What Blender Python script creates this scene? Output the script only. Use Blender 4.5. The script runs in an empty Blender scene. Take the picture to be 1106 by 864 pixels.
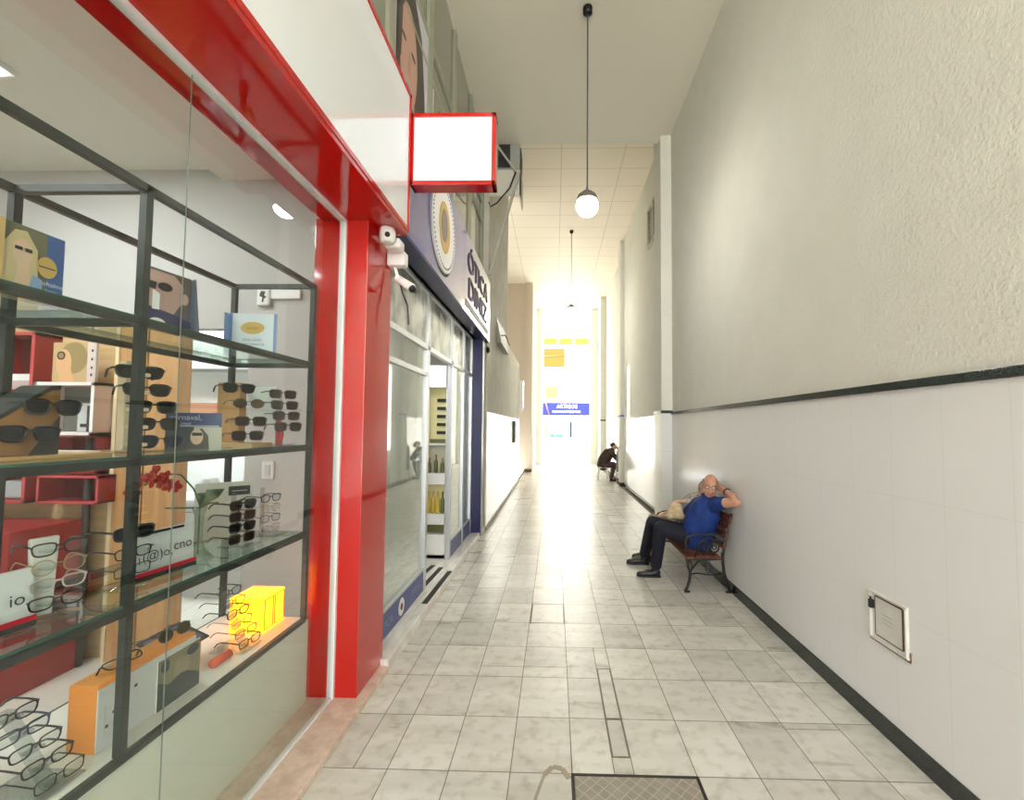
import bpy, math, random
from mathutils import Vector, Matrix, Euler
random.seed(7)
scene = bpy.context.scene
COL = scene.collection
PI = math.pi

# ------------------------------------------------------------------ materials
def srgb(r, g, b):
    def f(c):
        c /= 255.0
        return c / 12.92 if c <= 0.04045 else ((c + 0.055) / 1.055) ** 2.4
    return (f(r), f(g), f(b), 1.0)

_mats = {}
def mat(name, rgb=(200, 200, 200), rough=0.5, metal=0.0, spec=0.5, coat=0.0, emit=None, estr=0.0, bump=0.0, bscale=60.0,
        var=0.0, vscale=8.0, rgb2=None, stretch=None):
    """plain principled material, optionally with noise colour variation and bump"""
    if name in _mats:
        return _mats[name]
    m = bpy.data.materials.new(name)
    m.use_nodes = True
    nt = m.node_tree
    b = nt.nodes['Principled BSDF']
    c = srgb(*rgb)
    b.inputs['Base Color'].default_value = c
    b.inputs['Roughness'].default_value = rough
    b.inputs['Metallic'].default_value = metal
    b.inputs['Specular IOR Level'].default_value = spec
    b.inputs['Coat Weight'].default_value = coat
    b.inputs['Coat Roughness'].default_value = 0.05
    if emit:
        b.inputs['Emission Color'].default_value = srgb(*emit)
        b.inputs['Emission Strength'].default_value = estr
    if var or bump or rgb2:
        tc = nt.nodes.new('ShaderNodeTexCoord')
        mp = nt.nodes.new('ShaderNodeMapping')
        nt.links.new(tc.outputs['Object'], mp.inputs['Vector'])
        if stretch:
            mp.inputs['Scale'].default_value = stretch
    if var or rgb2:
        n = nt.nodes.new('ShaderNodeTexNoise')
        n.inputs['Scale'].default_value = vscale
        n.inputs['Detail'].default_value = 6
        nt.links.new(mp.outputs[0], n.inputs['Vector'])
        r = nt.nodes.new('ShaderNodeValToRGB')
        c2 = srgb(*rgb2) if rgb2 else tuple(max(0, x * (1 - var)) for x in c[:3]) + (1,)
        r.color_ramp.elements[0].color = c2
        r.color_ramp.elements[1].color = c
        r.color_ramp.elements[0].position = 0.38
        r.color_ramp.elements[1].position = 0.62
        nt.links.new(n.outputs['Fac'], r.inputs['Fac'])
        nt.links.new(r.outputs['Color'], b.inputs['Base Color'])
    if bump:
        n2 = nt.nodes.new('ShaderNodeTexNoise')
        n2.inputs['Scale'].default_value = bscale
        n2.inputs['Detail'].default_value = 5
        nt.links.new(mp.outputs[0], n2.inputs['Vector'])
        bp = nt.nodes.new('ShaderNodeBump')
        bp.inputs['Strength'].default_value = bump
        bp.inputs['Distance'].default_value = 0.02
        nt.links.new(n2.outputs['Fac'], bp.inputs['Height'])
        nt.links.new(bp.outputs['Normal'], b.inputs['Normal'])
    _mats[name] = m
    return m

def glass(name, tint=(255, 255, 255), f0=0.04, gloss=1.0):
    """thin pane glass: clear with Schlick reflection"""
    if name in _mats:
        return _mats[name]
    m = bpy.data.materials.new(name)
    m.use_nodes = True
    nt = m.node_tree
    nt.nodes.clear()
    out = nt.nodes.new('ShaderNodeOutputMaterial')
    tr = nt.nodes.new('ShaderNodeBsdfTransparent')
    tr.inputs['Color'].default_value = srgb(*tint)
    gl = nt.nodes.new('ShaderNodeBsdfGlossy')
    gl.inputs['Roughness'].default_value = 0.0
    gl.inputs['Color'].default_value = (gloss, gloss, gloss, 1)
    lw = nt.nodes.new('ShaderNodeLayerWeight')
    lw.inputs['Blend'].default_value = 0.5
    pw = nt.nodes.new('ShaderNodeMath'); pw.operation = 'POWER'; pw.inputs[1].default_value = 5.0
    mu = nt.nodes.new('ShaderNodeMath'); mu.operation = 'MULTIPLY_ADD'
    mu.inputs[1].default_value = 1 - f0; mu.inputs[2].default_value = f0
    mx = nt.nodes.new('ShaderNodeMixShader')
    nt.links.new(lw.outputs['Facing'], pw.inputs[0])
    nt.links.new(pw.outputs[0], mu.inputs[0])
    nt.links.new(mu.outputs[0], mx.inputs['Fac'])
    nt.links.new(tr.outputs[0], mx.inputs[1])
    nt.links.new(gl.outputs[0], mx.inputs[2])
    nt.links.new(mx.outputs[0], out.inputs['Surface'])
    _mats[name] = m
    return m

def emit_mat(name, rgb, strength):
    if name in _mats:
        return _mats[name]
    m = bpy.data.materials.new(name)
    m.use_nodes = True
    nt = m.node_tree
    nt.nodes.clear()
    out = nt.nodes.new('ShaderNodeOutputMaterial')
    e = nt.nodes.new('ShaderNodeEmission')
    e.inputs['Color'].default_value = srgb(*rgb)
    e.inputs['Strength'].default_value = strength
    nt.links.new(e.outputs[0], out.inputs['Surface'])
    _mats[name] = m
    return m

def grid_mat(name, rgb, seam, ax, sizes, offs, width, rough=0.15, bump=0.25, mottling=0.05):
    """tiles or boards on a flat wall: seams of two world axes"""
    m = bpy.data.materials.new(name)
    m.use_nodes = True
    nt = m.node_tree
    b = nt.nodes['Principled BSDF']
    b.inputs['Roughness'].default_value = rough
    geo = nt.nodes.new('ShaderNodeNewGeometry')
    sx = nt.nodes.new('ShaderNodeSeparateXYZ')
    nt.links.new(geo.outputs['Position'], sx.inputs[0])
    seams = []
    for a, s, o in zip(ax, sizes, offs):
        ad = nt.nodes.new('ShaderNodeMath'); ad.operation = 'SUBTRACT'; ad.inputs[1].default_value = o
        nt.links.new(sx.outputs['XYZ'.index(a)], ad.inputs[0])
        pp = nt.nodes.new('ShaderNodeMath'); pp.operation = 'PINGPONG'; pp.inputs[1].default_value = s / 2
        nt.links.new(ad.outputs[0], pp.inputs[0])
        lt = nt.nodes.new('ShaderNodeMath'); lt.operation = 'LESS_THAN'; lt.inputs[1].default_value = width / 2
        nt.links.new(pp.outputs[0], lt.inputs[0])
        seams.append(lt)
    mx = nt.nodes.new('ShaderNodeMath'); mx.operation = 'MAXIMUM'
    nt.links.new(seams[0].outputs[0], mx.inputs[0])
    nt.links.new(seams[-1].outputs[0], mx.inputs[1])
    n = nt.nodes.new('ShaderNodeTexNoise'); n.inputs['Scale'].default_value = 1.6; n.inputs['Detail'].default_value = 3
    nt.links.new(geo.outputs['Position'], n.inputs['Vector'])
    ra = nt.nodes.new('ShaderNodeValToRGB')
    c = srgb(*rgb)
    ra.color_ramp.elements[0].color = tuple(x * (1 - mottling) for x in c[:3]) + (1,)
    ra.color_ramp.elements[1].color = c
    nt.links.new(n.outputs['Fac'], ra.inputs['Fac'])
    mc = nt.nodes.new('ShaderNodeMixRGB')
    mc.inputs[2].default_value = srgb(*seam)
    nt.links.new(mx.outputs[0], mc.inputs[0])
    nt.links.new(ra.outputs[0], mc.inputs[1])
    nt.links.new(mc.outputs[0], b.inputs['Base Color'])
    if bump:
        inv = nt.nodes.new('ShaderNodeMath'); inv.operation = 'SUBTRACT'; inv.inputs[0].default_value = 1
        nt.links.new(mx.outputs[0], inv.inputs[1])
        bp = nt.nodes.new('ShaderNodeBump'); bp.inputs['Strength'].default_value = bump; bp.inputs['Distance'].default_value = 0.002
        nt.links.new(inv.outputs[0], bp.inputs['Height'])
        nt.links.new(bp.outputs[0], b.inputs['Normal'])
    _mats[name] = m
    return m

# ------------------------------------------------------------------ mesh builder
def frame_of(d, up=(0, 0, 1)):
    d = Vector(d).normalized()
    u = Vector(up)
    if abs(d.dot(u)) > 0.98:
        u = Vector((0, 1, 0)) if abs(d.y) < 0.9 else Vector((1, 0, 0))
    x = d.cross(u).normalized()
    y = x.cross(d).normalized()
    return x, y

class MB:
    def __init__(s):
        s.v = []; s.f = []; s.m = []; s.s = []; s.T = None
    def add(s, vs, fs, m=0, smooth=False):
        o = len(s.v)
        for p in vs:
            p = Vector(p)
            s.v.append(s.T @ p if s.T is not None else p)
        for f in fs:
            s.f.append([i + o for i in f]); s.m.append(m); s.s.append(smooth)
        return s
    def box(s, a, b, m=0):
        x0, y0, z0 = a; x1, y1, z1 = b
        x0, x1 = min(x0, x1), max(x0, x1); y0, y1 = min(y0, y1), max(y0, y1); z0, z1 = min(z0, z1), max(z0, z1)
        vs = [(x0, y0, z0), (x1, y0, z0), (x1, y1, z0), (x0, y1, z0), (x0, y0, z1), (x1, y0, z1), (x1, y1, z1), (x0, y1, z1)]
        return s.add(vs, [(3, 2, 1, 0), (4, 5, 6, 7), (0, 1, 5, 4), (1, 2, 6, 5), (2, 3, 7, 6), (3, 0, 4, 7)], m)
    def bar(s, p0, p1, w, h=None, m=0, up=(0, 0, 1)):
        h = h or w
        p0 = Vector(p0); p1 = Vector(p1)
        x, y = frame_of(p1 - p0, up)
        vs = []
        for p in (p0, p1):
            for a, b in ((-1, -1), (1, -1), (1, 1), (-1, 1)):
                vs.append(p + x * a * w / 2 + y * b * h / 2)
        return s.add(vs, [(0, 1, 2, 3), (7, 6, 5, 4), (0, 4, 5, 1), (1, 5, 6, 2), (2, 6, 7, 3), (3, 7, 4, 0)], m)
    def tube(s, pts, r, n=8, m=0, closed=False, flat=1.0):
        pts = [Vector(p) for p in pts]
        k = len(pts)
        rs = r if isinstance(r, (list, tuple)) else [r] * k
        vs = []
        px = None
        for i in range(k):
            if closed:
                d = pts[(i + 1) % k] - pts[i - 1]
            else:
                d = pts[min(i + 1, k - 1)] - pts[max(i - 1, 0)]
            d.normalize()
            if px is None:
                x, y = frame_of(d)
                y = d.cross(x).normalized()
            else:
                x = (px - d * px.dot(d))
                if x.length < 1e-6:
                    x, y = frame_of(d)
                x.normalize(); y = d.cross(x).normalized()
            px = x
            for j in range(n):
                a = 2 * PI * j / n
                vs.append(pts[i] + x * math.cos(a) * rs[i] + y * math.sin(a) * rs[i] * flat)
        fs = []
        for i in range(k if closed else k - 1):
            i2 = (i + 1) % k
            for j in range(n):
                j2 = (j + 1) % n
                fs.append((i * n + j, i * n + j2, i2 * n + j2, i2 * n + j))
        if not closed:
            fs.append(tuple(range(n - 1, -1, -1))); fs.append(tuple((k - 1) * n + j for j in range(n)))
        return s.add(vs, fs, m, True)
    def lathe(s, prof, c=(0, 0, 0), n=24, m=0, smooth=True):
        c = Vector(c); vs = []; fs = []
        for r, z in prof:
            for j in range(n):
                a = 2 * PI * j / n
                vs.append(c + Vector((r * math.cos(a), r * math.sin(a), z)))
        for i in range(len(prof) - 1):
            for j in range(n):
                j2 = (j + 1) % n
                fs.append((i * n + j, i * n + j2, (i + 1) * n + j2, (i + 1) * n + j))
        fs.append(tuple(range(n - 1, -1, -1))); fs.append(tuple((len(prof) - 1) * n + j for j in range(n)))
        return s.add(vs, fs, m, smooth)
    def ell(s, c, r, n=16, k=10, m=0, rot=None):
        c = Vector(c)
        if not isinstance(r, (list, tuple)):
            r = (r, r, r)
        vs = []; fs = []
        for i in range(k + 1):
            t = PI * i / k
            for j in range(n):
                a = 2 * PI * j / n
                p = Vector((r[0] * math.sin(t) * math.cos(a), r[1] * math.sin(t) * math.sin(a), r[2] * math.cos(t)))
                vs.append(c + (rot @ p if rot is not None else p))
        for i in range(k):
            for j in range(n):
                j2 = (j + 1) % n
                q = (i * n + j2, i * n + j, (i + 1) * n + j, (i + 1) * n + j2)
                fs.append(q)
        return s.add(vs, fs, m, True)
    def prism(s, poly, o, ux, uy, depth, m=0, smooth=False):
        """2-D polygon in the plane (o, ux, uy), extruded by depth along ux x uy"""
        o = Vector(o); ux = Vector(ux); uy = Vector(uy); nn = ux.cross(uy).normalized() * depth
        k = len(poly)
        vs = [o + ux * a + uy * b for a, b in poly] + [o + ux * a + uy * b + nn for a, b in poly]
        area = sum(poly[i][0] * poly[(i + 1) % k][1] - poly[(i + 1) % k][0] * poly[i][1] for i in range(k))
        fs = [tuple(range(k - 1, -1, -1)), tuple(range(k, 2 * k))] + [(i, (i + 1) % k, (i + 1) % k + k, i + k) for i in range(k)]
        if area * depth < 0:
            fs = [tuple(reversed(f)) for f in fs]
        return s.add(vs, fs, m, smooth)
    def cone(s, p0, p1, r0, r1, n=14, m=0):
        p0 = Vector(p0); p1 = Vector(p1)
        s.tube([p0, p1], [r0, r1], n, m)
        s.ell(p0, r0, n, 8, m); s.ell(p1, r1, n, 8, m)
        return s
    def build(s, name, mats, parent=None, bevel=0.0, world=True, seg=2):
        me = bpy.data.meshes.new(name)
        vs = s.v
        loc = Vector((0, 0, 0))
        if parent is not None and world:
            M = Matrix(); p = parent
            while p is not None:
                M = p.matrix_basis @ M; p = p.parent
            inv = M.inverted()
            vs = [inv @ v for v in vs]
        if parent is None or True:
            xs = [v.x for v in vs]; ys = [v.y for v in vs]; zs = [v.z for v in vs]
            loc = Vector(((min(xs) + max(xs)) / 2, (min(ys) + max(ys)) / 2, min(zs)))
            vs = [v - loc for v in vs]
        me.from_pydata([tuple(v) for v in vs], [], s.f)
        ml = mats if isinstance(mats, (list, tuple)) else [mats]
        for mm in ml:
            me.materials.append(mm)
        me.polygons.foreach_set('material_index', s.m)
        me.polygons.foreach_set('use_smooth', s.s)
        me.update()
        o = bpy.data.objects.new(name, me)
        COL.objects.link(o)
        o.location = loc
        if parent is not None:
            o.parent = parent
        if bevel:
            bv = o.modifiers.new('bevel', 'BEVEL')
            bv.width = bevel; bv.segments = seg; bv.limit_method = 'ANGLE'; bv.angle_limit = math.radians(40)
        return o

def bake(o):
    """replace a mesh object's data by its evaluated (modified) mesh"""
    dg = bpy.context.evaluated_depsgraph_get()
    me = bpy.data.meshes.new_from_object(o.evaluated_get(dg))
    o.modifiers.clear()
    o.data = me
    return o

def blob(mb, name, mats, parent=None, voxel=0.008, smooth=6, world=True):
    """union of rounded solids as one continuous smooth surface"""
    o = mb.build(name, mats, parent, world=world)
    r = o.modifiers.new('r', 'REMESH'); r.mode = 'VOXEL'; r.voxel_size = voxel; r.use_smooth_shade = True
    if smooth:
        sm = o.modifiers.new('s', 'SMOOTH'); sm.iterations = smooth; sm.factor = 0.5
    bake(o)
    for p in o.data.polygons:
        p.use_smooth = True
    return o

def tag(o, label, cat, group=None):
    o['label'] = label; o['category'] = cat
    if group:
        o['group'] = group
    return o

def struct(o):
    o['kind'] = 'structure'
    return o

def thing(name, label, cat, loc=(0, 0, 0), rotz=0.0, group=None, rot=None):
    o = bpy.data.objects.new(name, None)
    o.empty_display_size = 0.1
    COL.objects.link(o)
    o.location = loc
    o.rotation_euler = rot if rot else (0, 0, rotz)
    return tag(o, label, cat, group)

def dup(root, loc, rot, label=None, group=None):
    r = root.copy(); COL.objects.link(r)
    r.location = loc; r.rotation_euler = rot
    if label: r['label'] = label
    if group: r['group'] = group
    for ch in list(root.children):
        c = ch.copy(); COL.objects.link(c); c.parent = r
        for g in list(ch.children):
            d = g.copy(); COL.objects.link(d); d.parent = c
    return r

def text_geo(body, size, align='CENTER'):
    """lettering outline as flat triangles in its own x-y plane"""
    cu = bpy.data.curves.new('t', 'FONT')
    cu.body = body; cu.size = size; cu.align_x = align; cu.align_y = 'CENTER'; cu.resolution_u = 3
    o = bpy.data.objects.new('t', cu)
    COL.objects.link(o)
    dg = bpy.context.evaluated_depsgraph_get()
    me = bpy.data.meshes.new_from_object(o.evaluated_get(dg))
    vs = [v.co.copy() for v in me.vertices]; fs = [tuple(p.vertices) for p in me.polygons]
    bpy.data.objects.remove(o); bpy.data.curves.remove(cu); bpy.data.meshes.remove(me)
    return vs, fs

def add_text(mb, body, size, o, ux, uy, m=0, depth=0.0, sx=1.0, align='CENTER'):
    vs, fs = text_geo(body, size, align)
    o = Vector(o); ux = Vector(ux); uy = Vector(uy); n = ux.cross(uy).normalized()
    P = [o + ux * v.x * sx + uy * v.y for v in vs]
    if depth:
        k = len(P)
        edges = {}
        for f in fs:
            for i in range(len(f)):
                a, b = f[i], f[(i + 1) % len(f)]
                edges[(a, b)] = edges.get((a, b), 0) + 1
        side = [(a, b, b + k, a + k) for (a, b) in edges if (b, a) not in edges]
        top = [tuple(i + k for i in f) for f in fs]
        mb.add(P + [p + n * depth for p in P], top + side + [tuple(reversed(f)) for f in fs], m)
    else:
        mb.add(P, fs, m)

def rect2(x0, x1, z0, z1):
    return [(x0, z0), (x1, z0), (x1, z1), (x0, z1)]
def ell2(cx, cz, rx, rz, n=20, a0=0, a1=2 * PI):
    return [(cx + rx * math.cos(a0 + (a1 - a0) * i / (n if a1 - a0 >= 2 * PI - .01 else n - 1)), cz + rz * math.sin(a0 + (a1 - a0) * i / (n if a1 - a0 >= 2 * PI - .01 else n - 1))) for i in range(n)]

def print_on(mb, shapes, o, ux, uy, step=0.0006, m0=1):
    """printed picture: flat polygons layered on a board; shapes = [(material index, polygon)]"""
    o = Vector(o); ux = Vector(ux); uy = Vector(uy); n = ux.cross(uy).normalized()
    for k, (mi, poly) in enumerate(shapes):
        oo = o + n * step * (k + 1)
        mb.add([oo + ux * a + uy * b for a, b in poly], [tuple(range(len(poly)))], mi)
# ------------------------------------------------------------------ camera, colour management
cam_d = bpy.data.cameras.new('camera')
cam = bpy.data.objects.new('camera', cam_d)
COL.objects.link(cam)
scene.camera = cam
cam_d.sensor_fit = 'HORIZONTAL'
cam_d.sensor_width = 36.0
cam_d.lens = 470.42 / 1106 * 36.0
cam_d.shift_x = (553 - 588.62) / 1106
cam_d.shift_y = (440.68 - 432) / 1106
cam_d.clip_start = 0.05
cam_d.clip_end = 300
_r = Vector((0.99971747, 0.02262434, 0.00728829))
_d = Vector((0.00625569, 0.04538098, -0.99895017))
_f = Vector((-0.02293134, 0.99871353, 0.04522663))
cam.matrix_world = Matrix(((_r.x, -_d.x, -_f.x, 0), (_r.y, -_d.y, -_f.y, 0), (_r.z, -_d.z, -_f.z, 1.65), (0, 0, 0, 1)))
scene.view_settings.view_transform = 'Standard'
scene.view_settings.look = 'None'
scene.view_settings.gamma = 1.0
scene.view_settings.use_curve_mapping = False
scene.view_settings.exposure = -0.08
scene.cycles.max_bounces = 10
scene.cycles.transparent_max_bounces = 24
scene.cycles.caustics_reflective = False
scene.cycles.caustics_refractive = False
scene.cycles.sample_clamp_indirect = 8.0
scene.cycles.use_denoising = True

# ------------------------------------------------------------------ world and lights
w = bpy.data.worlds.new('sky'); scene.world = w
w.use_nodes = True
bg = w.node_tree.nodes['Background']
bg.inputs['Color'].default_value = (0.945, 0.975, 1.0, 1)
bg.inputs['Strength'].default_value = 10.0

sd = bpy.data.lights.new('sun', 'SUN'); sd.energy = 38.0; sd.angle = math.radians(1.0); sd.color = (1, 0.965, 0.90)
so = bpy.data.objects.new('sun', sd); COL.objects.link(so)
so.rotation_euler = Vector((0.72, 0.36, -0.60)).to_track_quat('-Z', 'Y').to_euler()

def area(name, loc, sx, sy, power, color, direction):
    d = bpy.data.lights.new(name, 'AREA'); d.shape = 'RECTANGLE'; d.size = sx; d.size_y = sy; d.energy = power; d.color = color
    o = bpy.data.objects.new(name, d); COL.objects.link(o); o.location = loc
    o.rotation_euler = Vector(direction).to_track_quat('-Z', 'Y').to_euler()
    return o

# ------------------------------------------------------------------ shared materials
M_plaster = mat('rough_plaster', (226, 225, 213), 0.85, bump=0.42, bscale=42, var=0.03, vscale=3)
M_plaster_left = mat('grey_plaster', (196, 192, 178), 0.85, bump=0.3, bscale=30, var=0.12, vscale=3)
M_paint = mat('ceiling_paint', (224, 219, 204), 0.8)
M_tile = grid_mat('white_wall_tile', (228, 228, 226), (214, 213, 208), 'YZ', (0.31, 0.60), (2.07, 0.10), 0.0022, 0.17, 0.05, 0.03)
M_tile_x = grid_mat('white_wall_tile_end', (224, 224, 219), (196, 194, 186), 'XZ', (0.31, 0.60), (0.02, 0.10), 0.003, 0.13, 0.12, 0.03)
M_granite = mat('black_granite', (26, 32, 30), 0.22, rgb2=(58, 66, 62), vscale=160)
M_red = mat('red_gloss_laminate', (184, 12, 7), 0.09, coat=0.5)
M_white_gloss = mat('white_gloss_acrylic', (236, 240, 243), 0.07, coat=0.5)
M_alu = mat('brushed_aluminium', (200, 202, 204), 0.38, metal=0.75)
M_alu_w = mat('white_aluminium', (225, 228, 228), 0.35)
M_frame = mat('dark_green_grey_steel', (32, 42, 40), 0.45)
M_frame_m = mat('grey_green_mullion', (150, 150, 132), 0.4)
M_pane_up = mat('grey_green_upper_pane', (128, 132, 114), 0.06, coat=0.4)
M_glass = glass('clear_pane', (250, 253, 251))
M_shelf_glass = glass('shelf_glass', (232, 245, 240), 0.05)
M_glass_edge = mat('glass_edge', (60, 100, 88), 0.15)
M_kerb = mat('pink_granite', (216, 198, 180), 0.5, rgb2=(196, 172, 154), vscale=14)
M_marble = mat('white_marble_step', (234, 232, 224), 0.4, rgb2=(210, 206, 194), vscale=5, stretch=(5, 1, 1))
M_blue = mat('blue_acrylic', (58, 58, 146), 0.22, coat=0.8)
M_navy = mat('navy_metal', (26, 30, 78), 0.35)
M_black = mat('matt_black', (20, 20, 22), 0.6)
M_white = mat('white_plastic', (228, 228, 226), 0.4)
M_dark_metal = mat('dark_metal', (48, 46, 44), 0.5, metal=0.4)

def floor_mat():
    m = bpy.data.materials.new('worn_marble_tile')
    m.use_nodes = True
    nt = m.node_tree; L = nt.links.new
    b = nt.nodes['Principled BSDF']
    geo = nt.nodes.new('ShaderNodeNewGeometry')
    at = nt.nodes.new('ShaderNodeAttribute'); at.attribute_name = 'tile_shade'
    off = nt.nodes.new('ShaderNodeVectorMath'); off.operation = 'MULTIPLY_ADD'
    off.inputs[1].default_value = (37.0, 53.0, 19.0)
    L(at.outputs['Vector'], off.inputs[0]); L(geo.outputs['Position'], off.inputs[2])
    mp = nt.nodes.new('ShaderNodeMapping'); mp.inputs['Scale'].default_value = (0.9, 4.5, 1.0); mp.inputs['Rotation'].default_value = (0, 0, 0.18)
    L(off.outputs[0], mp.inputs['Vector'])
    n1 = nt.nodes.new('ShaderNodeTexNoise'); n1.inputs['Scale'].default_value = 1.5; n1.inputs['Detail'].default_value = 9; n1.inputs['Distortion'].default_value = 0.6
    L(mp.outputs[0], n1.inputs['Vector'])
    r1 = nt.nodes.new('ShaderNodeValToRGB')
    e = r1.color_ramp.elements
    e[0].position = 0.28; e[0].color = srgb(196, 192, 181)
    e[1].position = 0.62; e[1].color = srgb(217, 214, 205)
    L(n1.outputs['Fac'], r1.inputs['Fac'])
    n2 = nt.nodes.new('ShaderNodeTexNoise'); n2.inputs['Scale'].default_value = 14.0; n2.inputs['Detail'].default_value = 6
    L(geo.outputs['Position'], n2.inputs['Vector'])
    r2 = nt.nodes.new('ShaderNodeValToRGB')
    r2.color_ramp.elements[0].position = 0.30; r2.color_ramp.elements[0].color = srgb(222, 217, 205)
    r2.color_ramp.elements[1].position = 0.5; r2.color_ramp.elements[1].color = (1, 1, 1, 1)
    L(n2.outputs['Fac'], r2.inputs['Fac'])
    mu = nt.nodes.new('ShaderNodeMixRGB'); mu.blend_type = 'MULTIPLY'; mu.inputs[0].default_value = 0.7
    L(r1.outputs[0], mu.inputs[1]); L(r2.outputs[0], mu.inputs[2])
    sh = nt.nodes.new('ShaderNodeMapRange'); sh.inputs['To Min'].default_value = 0.82; sh.inputs['To Max'].default_value = 1.06
    L(at.outputs['Fac'], sh.inputs['Value'])
    mu2 = nt.nodes.new('ShaderNodeMixRGB'); mu2.blend_type = 'MULTIPLY'; mu2.inputs[0].default_value = 1.0
    L(mu.outputs[0], mu2.inputs[1]); L(sh.outputs[0], mu2.inputs[2])
    L(mu2.outputs[0], b.inputs['Base Color'])
    rr = nt.nodes.new('ShaderNodeMapRange'); rr.inputs['To Min'].default_value = 0.20; rr.inputs['To Max'].default_value = 0.42
    L(n1.outputs['Fac'], rr.inputs['Value']); L(rr.outputs[0], b.inputs['Roughness'])
    return m
M_floor = floor_mat()
M_grout = mat('grout', (120, 114, 100), 0.9)

# ------------------------------------------------------------------ floor: marble tiles with odd cuts
def build_floor():
    rects = []
    xs = [0.093 + 0.297 * k for k in range(-4, 7)]
    xs[0] = -1.12
    special = [(0.296, 2.27, 0.39, 2.56), (0.296, 2.56, 0.39, 3.08)]
    plain = [(0.296, 2.16, 0.39, 2.27), (0.296, 3.08, 0.39, 3.36)]
    y0 = -8.0
    rows = []
    y = 2.16 - 0.40 * 26
    while y < 24:
        rows.append(y); y += 0.40
    for j, ry in enumerate(rows[:-1]):
        for i in range(len(xs) - 1):
            a, b = xs[i], xs[i + 1]
            c, d = ry, rows[j + 1]
            if i == 0 and c > 2.1 and c < 7:
                rects.append((a, c, -0.965, d)); rects.append((-0.965, c, b, d)); continue
            if abs(c - 2.96) < .01 and i in (2, 3):
                rects.append((a, c, b, 3.085)); rects.append((a, 3.085, b, d)); continue
            if i == 4 and 2.1 < c < 3.0:
                rects.append((a, c, 0.296, d)); continue
            if i == 3 and abs(c - 3.76) < .01:
                continue
            if i == 3 and abs(c - 4.16) < .01:
                rects.append((a, c, b, d)); continue
            if i == 4 and 2.0 < c < 2.1:
                pass
            if abs(c - 3.36) < .01 and i in (7, 8):
                if i == 7: rects.append((a, c, xs[9], d))
                continue
            if i == 8 and abs(c - 2.16) < .01:
                rects.append((a, c, b, d - .05)); rects.append((a, d - .05, b, d)); continue
            rects.append((a, c, b, d))
    rects += special + plain
    rects += [(-0.20, 3.76, 0.093, 4.16)]
    # the two covers: the plate hatch leaves its own gap
    vs = []; fs = []; sh = []
    g = 0.0024
    for (a, c, b, d) in rects:
        if a > 0.05 and b < 0.72 and c < 2.1 and d > 1.5 and c > 1.3:
            if c > 1.5:
                continue
        o = len(vs)
        gx = g
        gg = 0.0085 if ((a, c, b, d) in special or (a, c, b, d) == (-0.20, 3.76, 0.093, 4.16)) else g
        vs += [(a + gg, c + gg, 0), (b - gg, c + gg, 0), (b - gg, d - gg, 0), (a + gg, d - gg, 0)]
        fs.append((o, o + 1, o + 2, o + 3)); sh.append(random.random())
    # substrate just under the tiles = grout lines
    o = len(vs)
    vs += [(-1.2, -8.2, -0.003), (2.3, -8.2, -0.003), (2.3, 24, -0.003), (-1.2, 24, -0.003),
           (-1.2, -8.2, -0.15), (2.3, -8.2, -0.15), (2.3, 24, -0.15), (-1.2, 24, -0.15)]
    gf = [(0, 1, 2, 3), (7, 6, 5, 4), (0, 4, 5, 1), (1, 5, 6, 2), (2, 6, 7, 3), (3, 7, 4, 0)]
    fs += [tuple(i + o for i in f) for f in gf]
    sh += [0.5] * 6
    me = bpy.data.meshes.new('floor')
    me.from_pydata(vs, [], fs)
    me.materials.append(M_floor); me.materials.append(M_grout)
    at = me.attributes.new('tile_shade', 'FLOAT', 'FACE')
    at.data.foreach_set('value', sh)
    me.polygons.foreach_set('material_index', [0] * (len(fs) - 6) + [1] * 6)
    me.update()
    ob = bpy.data.objects.new('floor', me); COL.objects.link(ob)
    return struct(ob)
build_floor()

# steel chequer plate hatch in the floor near the camera
h = thing('floor_hatch', 'grey diamond pattern steel hatch set in the marble floor at the bottom edge', 'hatch', (0.39, 1.86, 0))
M_plate = mat('chequer_plate', (150, 143, 130), 0.6, metal=0.1, var=0.15, vscale=12)
M_plate_line = mat('chequer_ribs', (168, 161, 148), 0.55, metal=0.15)
b = MB(); b.box((0.105, 1.57, -0.002), (0.675, 2.145, 0.002))
plate = b.build('plate', M_plate, h)
b = MB()
for s_ in (1, -1):
    for k in range(-16, 17):
        c0 = k * 0.062
        # diagonal rib clipped to the plate (57 cm square)
        pts = []
        for t in (-0.285, 0.285):
            yy = s_ * t + c0
            pts.append([t, yy])
        (xa, ya), (xb, yb) = pts
        def clip(x0, y0, x1, y1):
            if (y0 > .285 and y1 > .285) or (y0 < -.285 and y1 < -.285): return None
            out = []
            for (px, py, qx, qy) in ((x0, y0, x1, y1), (x1, y1, x0, y0)):
                if py > .285: px += (qx - px) * (py - .285) / (py - qy); py = .285
                elif py < -.285: px += (qx - px) * (py + .285) / (py - qy); py = -.285
                out.append((px, py))
            return out
        c_ = clip(xa, ya, xb, yb)
        if c_ and (Vector(c_[0]) - Vector(c_[1])).length > .02:
            b.bar((0.39 + c_[0][0], 1.858 + c_[0][1], 0.0024), (0.39 + c_[1][0], 1.858 + c_[1][1], 0.0024), 0.005, 0.0016)
b.build('diamond_ribs', M_plate_line, plate)
b = MB()
for p, q in (((.094, 1.56), (.094, 2.155)), ((.686, 1.56), (.686, 2.155)), ((.09, 2.155), (.69, 2.155)), ((.09, 1.56), (.69, 1.56))):
    b.bar((p[0], p[1], -0.001), (q[0], q[1], -0.001), 0.014, 0.006)
b.build('frame', M_dark_metal, h)
b = MB()
arc = [(-.085, 1.62), (-.085, 1.85), (-.075, 2.02), (-.04, 2.15), (.0, 2.20), (.045, 2.19), (.078, 2.13)]
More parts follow.
